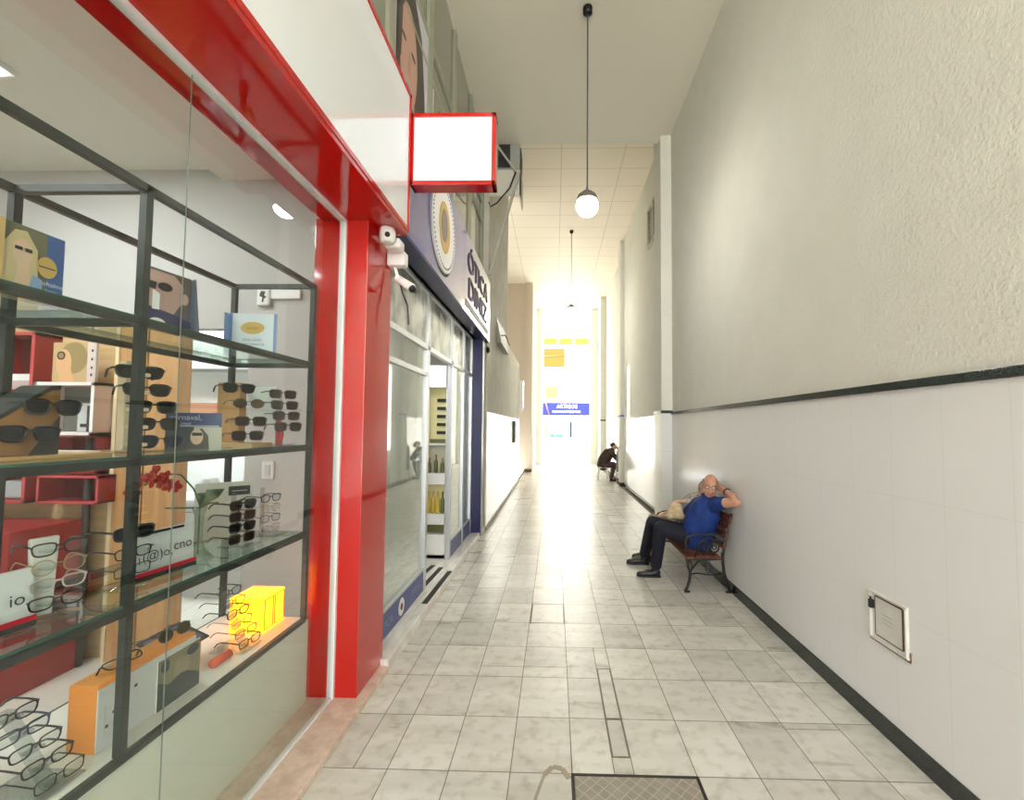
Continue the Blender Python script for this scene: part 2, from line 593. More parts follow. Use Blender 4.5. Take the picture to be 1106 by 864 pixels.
for (p, q), (r_, s_) in zip(arc[:-1], arc[1:]):
    wv = .014 if q < 2.1 else .026
    b.bar((p, q, .0004), (r_, s_, .0004), wv, .0022)
tag(b.build('cement_scar', mat('cement_scar', (158, 148, 130), .9)), 'curved cement scar in the marble floor left of the steel hatch', 'patch')

# ------------------------------------------------------------------ right side of the passage
b = MB(); b.box((1.81, -5.2, 0), (2.5, 6.75, 7.0)); wr = struct(b.build('wall_right', M_plaster))
b = MB(); b.box((1.80, -5.2, 0.10), (1.812, 6.75, 1.862)); b.build('tile_wainscot', M_tile, wr)
b = MB(); b.box((1.785, -5.2, 1.862), (1.812, 6.75, 1.906)); struct(b.build('trim_1', M_granite, bevel=0.003))
b = MB(); b.box((1.788, -5.2, 0), (1.812, 6.75, 0.10)); struct(b.build('baseboard_right', M_granite, bevel=0.003))
# first pilaster
b = MB(); b.box((1.645, 6.75, 1.93), (2.5, 7.2, 7.3)); p1 = struct(b.build('wall_pilaster', M_plaster))
b = MB(); b.box((1.635, 6.74, 0.10), (2.0, 7.21, 1.885)); b.build('tile_wainscot', M_tile_x, p1)
b = MB(); b.box((1.625, 6.73, 1.885), (1.99, 7.22, 1.93)); b.build('granite_cap', M_granite, p1)
b = MB(); b.box((1.625, 6.73, 0), (1.99, 7.22, 0.10)); b.build('granite_base', M_granite, p1)
# second stretch
b = MB(); b.box((1.98, 7.2, 0), (2.6, 12.5, 7.3)); w2 = struct(b.build('wall_right_middle', M_plaster))
b = MB(); b.box((1.97, 7.2, 0.10), (1.985, 12.5, 1.90)); b.build('tile_wainscot', M_tile, w2)
b = MB(); b.box((1.96, 7.2, 1.90), (1.985, 12.5, 1.93)); struct(b.build('trim_2', mat('beige_trim', (190, 180, 168), .5)))
b = MB(); b.box((1.955, 7.2, 0), (1.985, 12.5, 0.09)); struct(b.build('baseboard_right_middle', M_granite))
b = MB(); b.box((1.87, 12.5, 0.11), (2.6, 12.9, 7.3)); p2_ = struct(b.build('wall_pilaster', M_plaster))
b = MB(); b.box((1.86, 12.49, 1.98), (2.3, 12.91, 2.03)); b.build('blue_band', mat('blue_tape', (110, 110, 190), .5), p2_)
b = MB(); b.box((1.86, 12.49, 0), (2.3, 12.91, 0.11)); b.build('brown_base', mat('brown_base', (70, 48, 30), .6), p2_)
b = MB(); b.box((2.10, 12.9, 0), (2.7, 18.0, 7.3)); w3 = struct(b.build('wall_right_far', M_plaster))
b = MB(); b.box((2.09, 12.9, 0.1), (2.105, 18.0, 1.95)); b.build('tile_wainscot', M_tile, w3)
b = MB(); b.box((1.87, 18.0, 0), (2.7, 18.35, 7.3)); p3 = struct(b.build('wall_pilaster', M_plaster))
b = MB(); b.box((1.86, 17.99, 1.95), (2.3, 18.36, 2.0)); b.build('dark_band', M_dark_metal, p3)
b = MB(); b.box((1.95, 18.35, 0), (2.7, 20.3, 7.3)); struct(b.build('wall_right_end', M_plaster))
b = MB(); b.box((1.62, 19.8, 0), (1.96, 20.3, 7.3)); struct(b.build('wall_jamb', M_plaster))

# window vent high on the second stretch
v = thing('vent_window', 'small louvred vent high on the right wall beyond the pilaster', 'vent', (1.96, 8.61, 5.5))
b = MB()
for p, q in (((8.12, 5.45), (8.12, 6.25)), ((9.10, 5.45), (9.10, 6.25)), ((8.12, 5.45), (9.10, 5.45)), ((8.12, 6.25), (9.10, 6.25)), ((8.61, 5.45), (8.61, 6.25))):
    b.bar((1.965, p[0], p[1]), (1.965, q[0], q[1]), 0.07, 0.05)
b.build('frame', mat('vent_frame', (206, 204, 190), .6), v)
b = MB()
for k in range(7):
    z = 5.52 + k * 0.105
    b.box((1.955, 8.15, z), (1.975, 9.07, z + 0.07))
b.build('louvre', mat('vent_glass', (110, 112, 98), .2), v)

# access panel in the right wall
a = thing('access_panel', 'small white metal access panel with rusty edges low on the right wall', 'panel', (1.795, 2.43, 0.48))
M_rust = mat('rust', (124, 92, 62), .8)
M_panel = mat('cream_enamel', (216, 214, 205), .5, var=.08, vscale=14)
b = MB()
for p, q in (((2.30, .495), (2.30, .745)), ((2.553, .495), (2.553, .745)), ((2.29, .745), (2.563, .745)), ((2.29, .495), (2.563, .495))):
    b.bar((1.797, p[0], p[1]), (1.797, q[0], q[1]), 0.028, 0.007)
fr = b.build('frame', M_panel, a)
b = MB(); b.box((1.794, 2.286, .478), (1.802, 2.566, .484)); b.box((1.7955, 2.285, .484), (1.802, 2.289, .53)); b.build('rust_streak', M_rust, fr)
b = MB(); b.box((1.794, 2.335, .52), (1.802, 2.52, .722)); dr = b.build('door', M_panel, a, bevel=.002)
b = MB()
for p, q in (((2.332, .518), (2.332, .724)), ((2.523, .518), (2.523, .724)), ((2.332, .724), (2.523, .724)), ((2.332, .518), (2.523, .518))):
    b.bar((1.797, p[0], p[1]), (1.797, q[0], q[1]), 0.004, 0.010)
b.build('rusty_gap', mat('dark_rust', (112, 94, 74), .9), dr)
b = MB()
for k in range(3):
    b.box((1.793, 2.40, .60 + k * .022), (1.797, 2.47, .603 + k * .022))
b.build('scratches', mat('scratch', (170, 164, 148), .7), dr)
b = MB(); b.box((1.775, 2.528, .655), (1.796, 2.550, .70)); b.tube([(1.782, 2.539, .70), (1.782, 2.532, .715), (1.782, 2.545, .715), (1.782, 2.541, .70)], .003, 6)
b.build('padlock', M_black, a, bevel=.003)

# ------------------------------------------------------------------ left side beyond the shops
b = MB(); b.box((-1.6, 7.0, 0), (-1.10, 13.3, 3.58)); wl = struct(b.build('wall_left', M_plaster_left))
b = MB(); b.box((-1.102, 7.0, 0.08), (-1.09, 13.3, 1.90)); b.build('tile_wainscot', M_tile, wl)
b = MB(); b.box((-1.7, 6.98, 3.58), (-1.10, 9.8, 7.3)); struct(b.build('wall_left_upper', M_plaster_left))
b = MB(); b.box((-1.102, 7.0, 0), (-1.08, 13.3, 0.08)); struct(b.build('baseboard_left', mat('taupe_stone', (150, 140, 126), .5)))
b = MB(); b.box((-2.6, 9.8, 0), (-2.2, 16.4, 7.3)); struct(b.build('wall_left_recess', M_plaster_left))
M_beige = mat('beige_paint', (196, 180, 158), .8)
b = MB(); b.box((-2.6, 16.35, 0), (-1.1, 16.7, 7.3)); struct(b.build('wall_left_return', M_beige))
b = MB(); b.box((-1.12, 16.2, 0.12), (-0.87, 16.7, 7.3)); pl = struct(b.build('wall_pilaster', M_beige))
b = MB(); b.box((-1.13, 16.19, 0), (-0.86, 16.71, 0.12)); b.build('brown_base', mat('brown_base'), pl)
b = MB(); b.box((-1.6, 16.7, 0), (-0.86, 20.0, 7.3)); struct(b.build('wall_left_far', M_plaster))
b = MB(); b.box((-1.6, 19.8, 0), (-0.62, 20.3, 7.3)); struct(b.build('wall_jamb', M_plaster))

# ------------------------------------------------------------------ ceilings
M_board = grid_mat('cream_ceiling_board', (236, 225, 204), (196, 182, 160), 'YX', (0.67, 1.25), (8.3, 0.1), 0.014, 0.6, 0.3, 0.03)
b = MB(); b.box((-1.75, -5.2, 6.3), (2.4, 6.95, 7.4)); struct(b.build('ceiling', M_paint))
b = MB(); b.box((-2.6, 6.95, 7.12), (2.75, 20.3, 7.5)); struct(b.build('ceiling_boards', M_board))

# ------------------------------------------------------------------ pendant lamps
M_opal = emit_mat('opal_glow', (255, 250, 240), 130.0)
def pendant():
    r = thing('pendant_lamp', 'nearer pendant lamp with lit opal globe on a long thin rod', 'lamp', (0.335, 4.62, 3.79), group=None)
    b = MB(); b.lathe([(0.012, 0.47), (0.014, 0.44), (0.045, 0.42), (0.10, 0.375), (0.118, 0.33), (0.120, 0.315)], (0, 0, 0), 28)
    b.build('cap', mat('lamp_cap_grey', (120, 118, 110), .4, metal=.3), r, world=False)
    b = MB(); b.ell((0, 0, 0.26), (0.118, 0.118, 0.112), 24, 14)
    b.build('globe', M_opal, r, world=False)
    b = MB(); b.tube([(0, 0, 0.46), (0, 0, 2.47)], 0.008, 8)
    b.build('rod', mat('lamp_rod', (96, 92, 86), .5, metal=.3), r, world=False)
    b = MB(); b.lathe([(0.02, 2.42), (0.05, 2.44), (0.052, 2.50)], (0, 0, 0), 20)
    b.build('ceiling_rose', M_black, r, world=False)
    return r
lamp1 = pendant()
r2 = dup(lamp1, (0.43, 11.87, 4.62), (0, 0, 0), 'farther pendant lamp hanging from the cream boarded ceiling')
dup(lamp1, (0.335, -2.3, 3.79), (0, 0, 0), 'unseen added pendant lamp behind the viewpoint over the shop front')  # unseen lamp added to light the near end, placed at the lamp spacing

# ------------------------------------------------------------------ street beyond the far end
M_stucco = mat('sunlit_white_render', (236, 234, 226), .8)
b = MB(); b.box((-40, 20.3, -0.2), (40, 60, -0.02)); struct(b.build('ground_street', mat('pale_paving', (214, 210, 200), .7)))
fa = thing('building_facade', 'sunlit white shop building across the street at the far end', 'building', (0.8, 30.2, 0))
b = MB(); b.box((-9, 30.1, 0), (11, 34, 12)); b.build('wall', M_stucco, fa)
M_yg = mat('yellow_green_panel', (118, 136, 40), 1.0, spec=0.0)
for k in range(3):
    x = -0.83 + k * 1.09
    b = MB(); b.box((x, 30.02, 7.40), (x + .93, 30.12, 7.88)); b.build('window', M_yg, fa)
M_or = mat('orange_panel', (146, 70, 34), 1.0, spec=0.0)
b = MB(); b.box((-0.82, 30.02, 5.85), (0.66, 30.12, 7.17)); op = b.build('orange_panel', M_or, fa)
b = MB(); b.tube([(-0.82, 30.0, 6.58), (-.1, 30.0, 6.63), (.66, 30.0, 6.68)], .02, 6); b.build('cable', M_rust, op)
b = MB(); b.box((-0.65, 30.02, 3.7), (0.15, 30.12, 4.5)); b.build('ochre_panel', mat('ochre_panel', (146, 112, 60), 1.0, spec=0.0), fa)
M_sgn = mat('street_sign_blue', (36, 40, 100), 1.0, spec=0.0)
b = MB(); b.box((-0.86, 29.7, 2.5), (2.40, 30.05, 3.37))
add_text(b, 'ARTIGOS', .34, (.82, 29.69, 3.10), (1, 0, 0), (0, 0, 1), 1)
add_text(b, 'MODAS E PRESENTES', .2, (.78, 29.69, 2.75), (1, 0, 0), (0, 0, 1), 1)
sb = b.build('street_sign', [M_sgn, mat('sign_white', (235, 225, 235), .5)])
tag(sb, 'long blue shop sign with white lettering across the street', 'sign')
M_grey_dark = mat('dark_poster', (30, 34, 52), 1.0, spec=0.0)
for (x0, x1, z0, z1, mm) in ((0.60, .66, .9, 2.2, mat('blue_grey_pole', (44, 50, 92), 1.0, spec=0.0)), (1.02, 1.16, 1.0, 2.05, M_grey_dark), (1.26, 1.31, 1.0, 2.35, mat('mauve_pole', (60, 46, 56), 1.0, spec=0.0)), (1.86, 1.90, .1, 1.4, mat('taupe_pole', (66, 54, 40), 1.0, spec=0.0)), (-.72, -.52, .9, 1.9, mat('peach_poster', (150, 84, 66), 1.0, spec=0.0))):
    b = MB(); b.box((x0, 29.9, z0), (x1, 30.11, z1)); b.build('shopfront_strip', mm, fa)
b = MB(); b.box((-.3, 29.88, .98), (.55, 30.11, 1.22)); b.build('pale_blue_counter', mat('pale_blue_counter', (50, 110, 150), 1.0, spec=0.0), fa)
b = MB(); b.tube([(-0.74, 20.6, 3.72), (-.42, 20.6, 2.75), (-.36, 20.6, 2.55)], .022, 8, 0); b.tube([(-.36, 20.6, 2.55), (0.17, 20.6, .85), (.40, 20.6, -.02)], .022, 8, 1)
tag(b.build('leaning_pole', [mat('orange_pole', (236, 150, 40), .5), mat('brown_pole', (140, 90, 70), .5)]), 'thin pole leaning across the far opening in front of the blue sign', 'pole')

# street behind the viewpoint
b = MB(); b.box((-30, -30, -0.2), (30, -8.0, -0.02)); struct(b.build('ground_near_street', mat('pale_paving')))
# ------------------------------------------------------------------ first shop: shell
M_shop_floor = grid_mat('pale_shop_floor', (222, 220, 210), (170, 168, 158), 'XY', (0.6, 0.6), (-1.5, 0.1), 0.004, 0.2, 0.1, 0.04)
M_grey_wall = mat('warm_grey_wall', (186, 183, 180), 0.8, var=.03, vscale=2)
M_int_white = mat('interior_white', (228, 228, 218), 0.8)
b = MB(); b.box((-1.56, -5.2, 0), (-1.11, 2.985, 0.04)); struct(b.build('trim_kerb', M_kerb, bevel=.004))
b = MB(); b.box((-6, -2.5, -0.1), (-1.5, 5.6, 0.0)); struct(b.build('floor_shop', M_shop_floor))
b = MB(); b.box((-6.1, -2.6, 3.58), (-1.3, 5.7, 3.68)); struct(b.build('ceiling_shop', M_int_white))
b = MB(); b.box((-6.1, -2.6, 0), (-6, 5.7, 3.6)); struct(b.build('wall_shop_back', M_int_white))
b = MB(); b.box((-6.1, -2.6, 0), (-1.2, -2.5, 3.6)); struct(b.build('wall_shop_near', M_int_white))
b = MB(); b.box((-1.6, -5.2, 0), (-1.12, -2.5, 6.4)); struct(b.build('wall_left_near', M_plaster))
b = MB()
b.box((-6, 3.15, 0), (-2.795, 3.25, 3.6)); b.box((-2.795, 3.15, 2.37), (-2.268, 3.25, 3.6)); b.box((-2.268, 3.15, 0), (-1.30, 3.25, 3.6))
struct(b.build('wall_shop_side', M_grey_wall))
b = MB(); b.box((-6, 5.5, 0), (-2.2, 5.6, 3.6)); struct(b.build('wall_shop_store', mat('store_white', (236, 240, 238), .7)))
b = MB(); b.box((-2.27, 3.25, 0), (-2.2, 7.0, 3.6)); struct(b.build('wall_between_shops', M_int_white))
# dropped pinkish band along the window inside
b = MB(); b.box((-2.52, -2.5, 3.50), (-1.46, 3.15, 3.58)); struct(b.build('trim_ceiling_band', mat('pinkish_band', (226, 218, 208), .8)))

# portal: red laminate pillar, soffit, fascia light box
b = MB(); b.box((-1.50, 2.63, .04), (-1.167, 3.02, 2.945)); pr = struct(b.build('wall_red_pillar', M_red, bevel=.003))
b = MB(); b.box((-1.462, -2.5, 2.93), (-0.995, 2.85, 2.97)); struct(b.build('ceiling_red_soffit', M_red, bevel=.003))
b = MB(); b.box((-1.46, -2.5, 2.97), (-1.30, 3.15, 3.58)); struct(b.build('wall_bulkhead', M_int_white))
fs_ = thing('fascia_sign', 'long blank white fascia light box with red border above the shop window', 'sign', (-1.1, 0.2, 2.955))
b = MB(); b.box((-1.30, -2.6, 2.972), (-1.005, 2.84, 3.90)); b.build('box', M_white, fs_)
b = MB()
b.box((-1.30, -2.6, 2.955), (-.99, 2.86, 2.985)); b.box((-1.30, -2.6, 3.885), (-.99, 2.86, 3.915)); b.box((-1.30, 2.835, 2.955), (-.99, 2.86, 3.915))
b.build('red_border', M_red, fs_, bevel=.003)
b = MB(); b.box((-1.005, -2.6, 2.985), (-.998, 2.835, 3.885)); b.build('face', M_white_gloss, fs_)

# projecting sign
ps = thing('projecting_sign', 'small blank white sign box with red frame projecting over the passage', 'sign', (-0.71, 2.92, 3.29))
b = MB()
z0, z1, x0, x1, y0, y1 = 3.295, 3.80, -1.0, -.415, 2.87, 2.98
b.box((x0, y0, z0), (x1, y1, z0 + .03)); b.box((x0, y0, z1 - .028), (x1, y1, z1)); b.box((x0, y0, z0), (x0 + .024, y1, z1)); b.box((x1 - .028, y0, z0), (x1, y1, z1))
b.build('frame', M_red, ps, bevel=.003)
b = MB(); b.box((x0 + .022, y0 + .008, z0 + .028), (x1 - .026, y1 - .008, z1 - .026)); b.build('face', mat('lit_white_panel', (232, 236, 244), .3, emit=(228, 234, 246), estr=.12), ps)
for z in (3.40, 3.62):
    b = MB(); b.box((-1.06, 2.90, z), (-.99, 2.95, z + .06)); b.build('bracket', M_dark_metal, ps)

# shop window glazing
wd = bpy.data.objects.new('window_1', None); COL.objects.link(wd); struct(wd); wd.location = (-1.315, .5, .04)
for (ya, yb) in ((-1.5, 1.483), (1.487, 2.622)):
    b = MB(); b.box((-1.320, ya, .05), (-1.310, yb, 2.922)); struct(b.build('pane', M_glass, wd))
b = MB(); b.box((-1.3165, 1.4838, .05), (-1.3135, 1.4862, 2.922)); struct(b.build('pane_joint', mat('pane_joint', (120, 132, 126), .3), wd))
b = MB()
b.box((-1.334, -1.5, 2.912), (-1.298, 2.632, 2.931)); b.box((-1.336, 2.612, .04), (-1.298, 2.631, 2.925)); b.box((-1.328, -1.5, .04), (-1.304, 2.625, .052))
struct(b.build('channel', M_alu_w, wd))
b = MB(); b.box((-1.60, -2.5, 0), (-1.2, -1.5, 2.95)); struct(b.build('wall_left_pier', M_red))
b = MB(); b.box((-1.475, -1.5, .04), (-1.452, 2.60, .508)); struct(b.build('wall_window_apron', mat('grey_white_panel', (214, 216, 204), .5)))

# LED panels of the shop ceiling
def led(x, y, z, label, sx=.32, sy=.32, e=44):
    t = thing('ceiling_light', label, 'lamp', (x, y, z))
    b = MB(); b.box((-sx - .02, -sy - .02, 0), (sx + .02, sy + .02, .03)); b.build('frame', M_white, t, world=False)
    b = MB(); b.box((-sx, -sy, -.004), (sx, sy, .004)); b.build('diffuser', emit_mat('led_%g' % e, (250, 252, 255), e), t, world=False)
    return t
led(-3.3, 1.9, 3.55, 'square ceiling light inside the shop above the counter')
led(-3.3, .2, 3.55, 'square ceiling light inside the shop nearer the viewpoint')
led(-4.2, 4.4, 3.55, 'square ceiling light in the bright back room of the shop', e=120)
led(-1.72, 4.6, 2.97, 'ceiling light inside the doorway of the blue shop', .25, .6, 12)

# grey wall fittings
t = thing('alarm_box', 'white rounded alarm box on the grey shop wall above the white card', 'alarm', (-2.155, 3.13, 2.53))
b = MB(); b.box((-2.205, 3.115, 2.53), (-2.105, 3.15, 2.665)); b.build('cover', M_white, t, bevel=.018, seg=3)
b = MB(); b.add([(-2.155 + a_ * .03, 3.1135, 2.60 + c_ * .045) for a_, c_ in ((-.3, .9), (.7, .8), (.4, .2), (1, -.1), (.4, -.4), (.2, -1), (-.2, -.9), (0, -.2), (-.8, .1), (-.6, .6))], [tuple(range(9, -1, -1))]); b.build('emblem', M_black, t)
b = MB(); b.box((-2.10, 3.12, 2.585), (-1.878, 3.15, 2.655)); tag(b.build('emergency_light', M_white, bevel=.006), 'slim white emergency light strip beside the alarm box', 'light')
t = thing('light_switch', 'white light switch plate on the grey wall seen through the lowest gap', 'switch', (-2.085, 3.13, 1.26))
b = MB(); b.box((-2.131, 3.135, 1.262), (-2.04, 3.15, 1.393)); b.build('plate', M_white, t, bevel=.005)
b = MB(); b.box((-2.105, 3.128, 1.29), (-2.066, 3.14, 1.365)); b.build('rocker', mat('switch_grey', (206, 208, 206), .4), t, bevel=.003)

# furniture seen through the window
M_wood = mat('orange_wood', (198, 154, 104), .45, rgb2=(178, 134, 86), vscale=3, stretch=(6, 6, .5))
M_tan = mat('tan_wood', (204, 174, 128), .5, rgb2=(188, 156, 110), vscale=3, stretch=(.6, 1, 8))
M_dred = mat('dark_red_lacquer', (148, 26, 30), .35)
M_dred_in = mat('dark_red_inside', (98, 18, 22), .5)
M_pinkred = mat('worn_red_edge', (190, 70, 74), .45)
wp = thing('wood_panel', 'tall orange wood panel with a vertical groove behind the display case', 'panel', (-3.02, 3.08, 0))
b = MB(); b.box((-3.115, 3.03, 0.0), (-2.917, 3.149, 2.37)); b.box((-2.903, 3.03, 0.0), (-2.690, 3.149, 2.37)); b.box((-2.92, 3.045, 0), (-2.90, 3.149, 2.37)); b.build('board', M_wood, wp)
b = MB(); b.box((-3.14, 3.02, 0), (-3.114, 3.149, 2.37)); b.build('edge_strip', mat('pale_edge', (226, 206, 168), .5), wp)
tp = thing('tan_panel', 'tan horizontal grain wall panel carrying the red shelf cubes', 'panel', (-3.7, 3.1, 0.0))
b = MB(); b.box((-4.4, 3.09, 0), (-3.145, 3.149, 2.37)); b.build('board', M_tan, tp)
pole = MB(); pole.tube([(-3.25, 2.98, 0), (-3.25, 2.98, 1.78)], .022, 12)
tag(pole.build('display_pole', mat('gunmetal_pole', (70, 66, 62), .4, metal=.5)), 'dark upright pole in front of the tan panel', 'pole')

def cube_shelf(name, label, x0, x1, y0, y1, z0, z1, th, m_edge, m_side, m_in, back=True):
    t = thing(name, label, 'shelf', ((x0 + x1) / 2, (y0 + y1) / 2, z0), group=None)
    b = MB()
    b.box((x0, y0 + .004, z0), (x0 + th, y1, z1), 1); b.box((x1 - th, y0 + .004, z0), (x1, y1, z1), 1)
    b.box((x0, y0 + .004, z0), (x1, y1, z0 + th), 1); b.box((x0, y0 + .004, z1 - th), (x1, y1, z1), 1)
    b.build('shell', [m_edge, m_side], t)
    b = MB()
    b.box((x0, y0, z0), (x0 + th, y0 + .004, z1)); b.box((x1 - th, y0, z0), (x1, y0 + .004, z1)); b.box((x0, y0, z0), (x1, y0 + .004, z0 + th)); b.box((x0, y0, z1 - th), (x1, y0 + .004, z1))
    b.build('edge', m_edge, t)
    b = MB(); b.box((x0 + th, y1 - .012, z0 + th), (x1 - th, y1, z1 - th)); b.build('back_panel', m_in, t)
    return t
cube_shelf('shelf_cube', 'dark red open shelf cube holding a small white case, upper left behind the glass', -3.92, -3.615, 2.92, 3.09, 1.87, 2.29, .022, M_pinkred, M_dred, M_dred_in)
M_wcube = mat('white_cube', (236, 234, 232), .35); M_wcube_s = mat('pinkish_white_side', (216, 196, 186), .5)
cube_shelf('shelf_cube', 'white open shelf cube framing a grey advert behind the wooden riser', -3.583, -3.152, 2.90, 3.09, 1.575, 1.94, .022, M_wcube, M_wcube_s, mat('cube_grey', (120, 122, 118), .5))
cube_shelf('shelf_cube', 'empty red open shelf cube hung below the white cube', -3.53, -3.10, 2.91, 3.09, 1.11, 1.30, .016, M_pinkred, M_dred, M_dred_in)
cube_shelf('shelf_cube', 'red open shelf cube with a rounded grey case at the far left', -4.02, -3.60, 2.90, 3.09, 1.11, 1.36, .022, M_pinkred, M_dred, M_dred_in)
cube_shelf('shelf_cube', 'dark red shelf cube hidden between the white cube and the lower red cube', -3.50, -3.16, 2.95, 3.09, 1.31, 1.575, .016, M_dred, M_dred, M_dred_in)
# contents
b = MB(); b.box((-3.84, 2.95, 1.892), (-3.66, 3.02, 2.0)); b.box((-3.835, 2.945, 1.90), (-3.665, 2.952, 1.955), 1)
tag(b.build('glasses_case', [M_white, mat('case_print', (190, 170, 170), .5)], bevel=.004), 'small white case standing inside the upper red shelf cube', 'case')
b = MB(); b.box((-3.80, 2.94, 1.132), (-3.66, 3.03, 1.26)); tag(b.build('glasses_case', mat('pale_grey_case', (176, 182, 184), .5), bevel=.02, seg=3), 'rounded pale grey case inside the far left red cube', 'case')
# printed advert in the white cube
ad = MB(); ad.box((-3.39, 3.02, 1.60), (-3.18, 3.03, 1.80))
print_on(ad, [(1, rect2(.0, .2, .0, .2)), (2, rect2(0.02, .19, .03, .055)), (3, rect2(.08, .19, .062, .085))], (-3.39, 3.0195, 1.60), (1, 0, 0), (0, 0, 1))
add_text(ad, 'rafa', .05, (-3.25, 3.016, 1.725), (1, 0, 0), (0, 0, 1), 2)
tag(ad.build('advert_card', [M_white, mat('card_grey_white', (206, 208, 210), .4), M_black, mat('card_red', (196, 40, 44), .4)]), 'small white advert card with red and black bars inside the white cube', 'card')
# photo board beside the red cube
M_skin_print = mat('printed_skin', (214, 166, 122), .4)
pb = MB(); pb.box((-3.50, 2.94, 1.943), (-3.19, 2.955, 2.22))
print_on(pb, [(1, rect2(0, .25, 0, .277)), (2, ell2(.15, .17, .10, .11)), (3, ell2(.08, .13, .055, .10)), (3, [(.05, 0), (.16, 0), (.13, .10), (.06, .10)]), (4, ell2(.06, .185, .03, .03)), (5, ell2(.06, .185, .02, .02)),
              (6, rect2(.25, .31, 0, .277)), (7, ell2(.285, .22, .008, .010)), (7, ell2(.285, .16, .008, .010)), (7, ell2(.285, .10, .008, .010)), (7, ell2(.285, .05, .008, .010))],
         (-3.50, 2.9395, 1.943), (1, 0, 0), (0, 0, 1))
tag(pb.build('photo_board', [M_white, mat('print_sand', (190, 160, 116), .4), mat('print_hair', (150, 128, 84), .4), M_skin_print, M_black, mat('print_lens', (150, 120, 90), .3), mat('print_pinkgrey', (210, 192, 186), .5), M_black]),
    'printed board of a face in round glasses standing on the white cube', 'poster')
# dark red counter block
cb = thing('counter_block', 'low dark red lacquered counter block at the far left inside the shop', 'counter', (-3.9, 2.6, 0))
b = MB(); b.box((-4.5, 2.55, 0), (-3.24, 2.95, 1.0)); b.build('body', M_dred, cb, bevel=.004)
b = MB(); b.box((-4.5, 2.544, .735), (-3.50, 2.552, .745)); b.build('inlay_line', M_pinkred, cb)

# back room seen through the opening
dk = thing('service_desk', 'white service desk with panelled front in the bright back room', 'desk', (-3.4, 4.35, 0))
b = MB(); b.box((-4.6, 4.2, 0.0), (-2.4, 4.7, .89)); b.build('body', M_white, dk)
b = MB(); b.box((-4.64, 4.17, .89), (-2.36, 4.74, .925)); b.build('worktop', M_white_gloss, dk, bevel=.003)
b = MB()
for z in (.30, .60, .80): b.box((-4.6, 4.194, z), (-2.4, 4.202, z + .008))
b.build('panel_groove', mat('groove_grey', (150, 156, 154), .6), dk)
tag((lambda b: b.build('yellow_box', mat('yellow_print', (232, 190, 60), .5), bevel=.003))(MB().box((-3.30, 4.25, .925), (-3.16, 4.36, 1.06))), 'yellow printed box on the white service desk', 'box')
tag((lambda b: b.build('brown_box', mat('brown_print', (128, 58, 50), .5), bevel=.003))(MB().box((-3.10, 4.3, .925), (-2.9, 4.5, 1.12))), 'reddish brown box on the white service desk', 'box')
tag((lambda b: b.build('pink_box', mat('pink_print', (222, 120, 140), .5), bevel=.003))(MB().box((-2.86, 4.3, .985), (-2.66, 4.5, 1.10))), 'pink box stacked on the dark folder at the right end of the service desk', 'box')
tag((lambda b: b.build('dark_folder', mat('slate_folder', (84, 92, 104), .5), bevel=.003))(MB().box((-3.12, 4.22, .925), (-2.62, 4.295, .985)).box((-2.88, 4.29, .925), (-2.62, 4.5, .984))), 'long slate folder lying along the front of the service desk', 'folder')
tag((lambda b: b.build('white_stand', M_white, bevel=.004))(MB().prism([(0, 0), (.16, 0), (.10, .19), (.04, .19)], (-3.55, 4.3, .925), (1, 0, 0), (0, 0, 1), -.12)), 'white tapered stand at the left end of the service desk', 'stand')
b = MB(); b.box((-5.3, 5.36, 1.74), (-3.7, 5.5, 1.93)); tag(b.build('wall_board', mat('brown_board', (150, 104, 78), .6)), 'long brown board on the back room wall under the bright white area', 'board')
sc_ = thing('wall_cabinet', 'white wall cabinet with a silvery patterned front high in the back room', 'cabinet', (-4.4, 5.35, 2.35))
b = MB(); b.box((-5.3, 5.2, 2.42), (-3.5, 5.5, 2.95)); b.build('body', M_white, sc_, bevel=.004)
b = MB(); b.box((-5.3, 5.196, 2.45), (-3.5, 5.204, 2.62)); b.build('silver_strip', mat('silver_pattern', (238, 240, 236), .25, rgb2=(120, 118, 104), vscale=26, stretch=(1, 1, 2)), sc_)
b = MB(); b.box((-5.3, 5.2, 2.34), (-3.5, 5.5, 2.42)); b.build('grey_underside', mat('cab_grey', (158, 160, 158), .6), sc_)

# ------------------------------------------------------------------ glass display case in the window
dc = thing('display_case', 'dark steel framed display case with glass shelves in the shop window', 'display case', (-1.69, 1.48, .5))
XF, XB = -1.452, -1.932
LV = [.527, 1.018, 1.520, 2.008, 2.486]
PY = [.41, 1.478, 2.548]
b = MB()
s_ = .026
for x in (XF, XB):
    for y in PY: b.bar((x, y, LV[0]), (x, y, LV[-1] + .012), s_, s_, up=(0, 1, 0))
    for z in LV: b.box((x - s_ / 2, PY[0], z - s_ / 2), (x + s_ / 2, PY[-1], z + s_ / 2))
for y in PY:
    for z in LV: b.box((XB, y - s_ / 2, z - s_ / 2), (XF, y + s_ / 2, z + s_ / 2))
b.build('steel_frame', M_frame, dc)
for z in LV[1:4]:
    b = MB(); b.box((XB + .005, PY[0], z + .0135), (XF - .004, PY[-1], z + .0215)); g = b.build('glass_shelf', M_shelf_glass, dc)
    b = MB(); b.box((XF - .0045, PY[0], z + .0132), (XF - .001, PY[-1], z + .0218)); b.build('front_edge', M_glass_edge, g)
b = MB(); b.box((XB + .005, PY[0], LV[0] - .004), (XF - .008, PY[-1], LV[0] + .016)); b.build('base_shelf', mat('white_base_shelf', (226, 224, 214), .3), dc)
b = MB(); b.box((XB + .01, PY[0] + .01, .06), (XF - .02, PY[-1] - .01, .52)); b.build('plinth', mat('grey_white_panel'), dc)

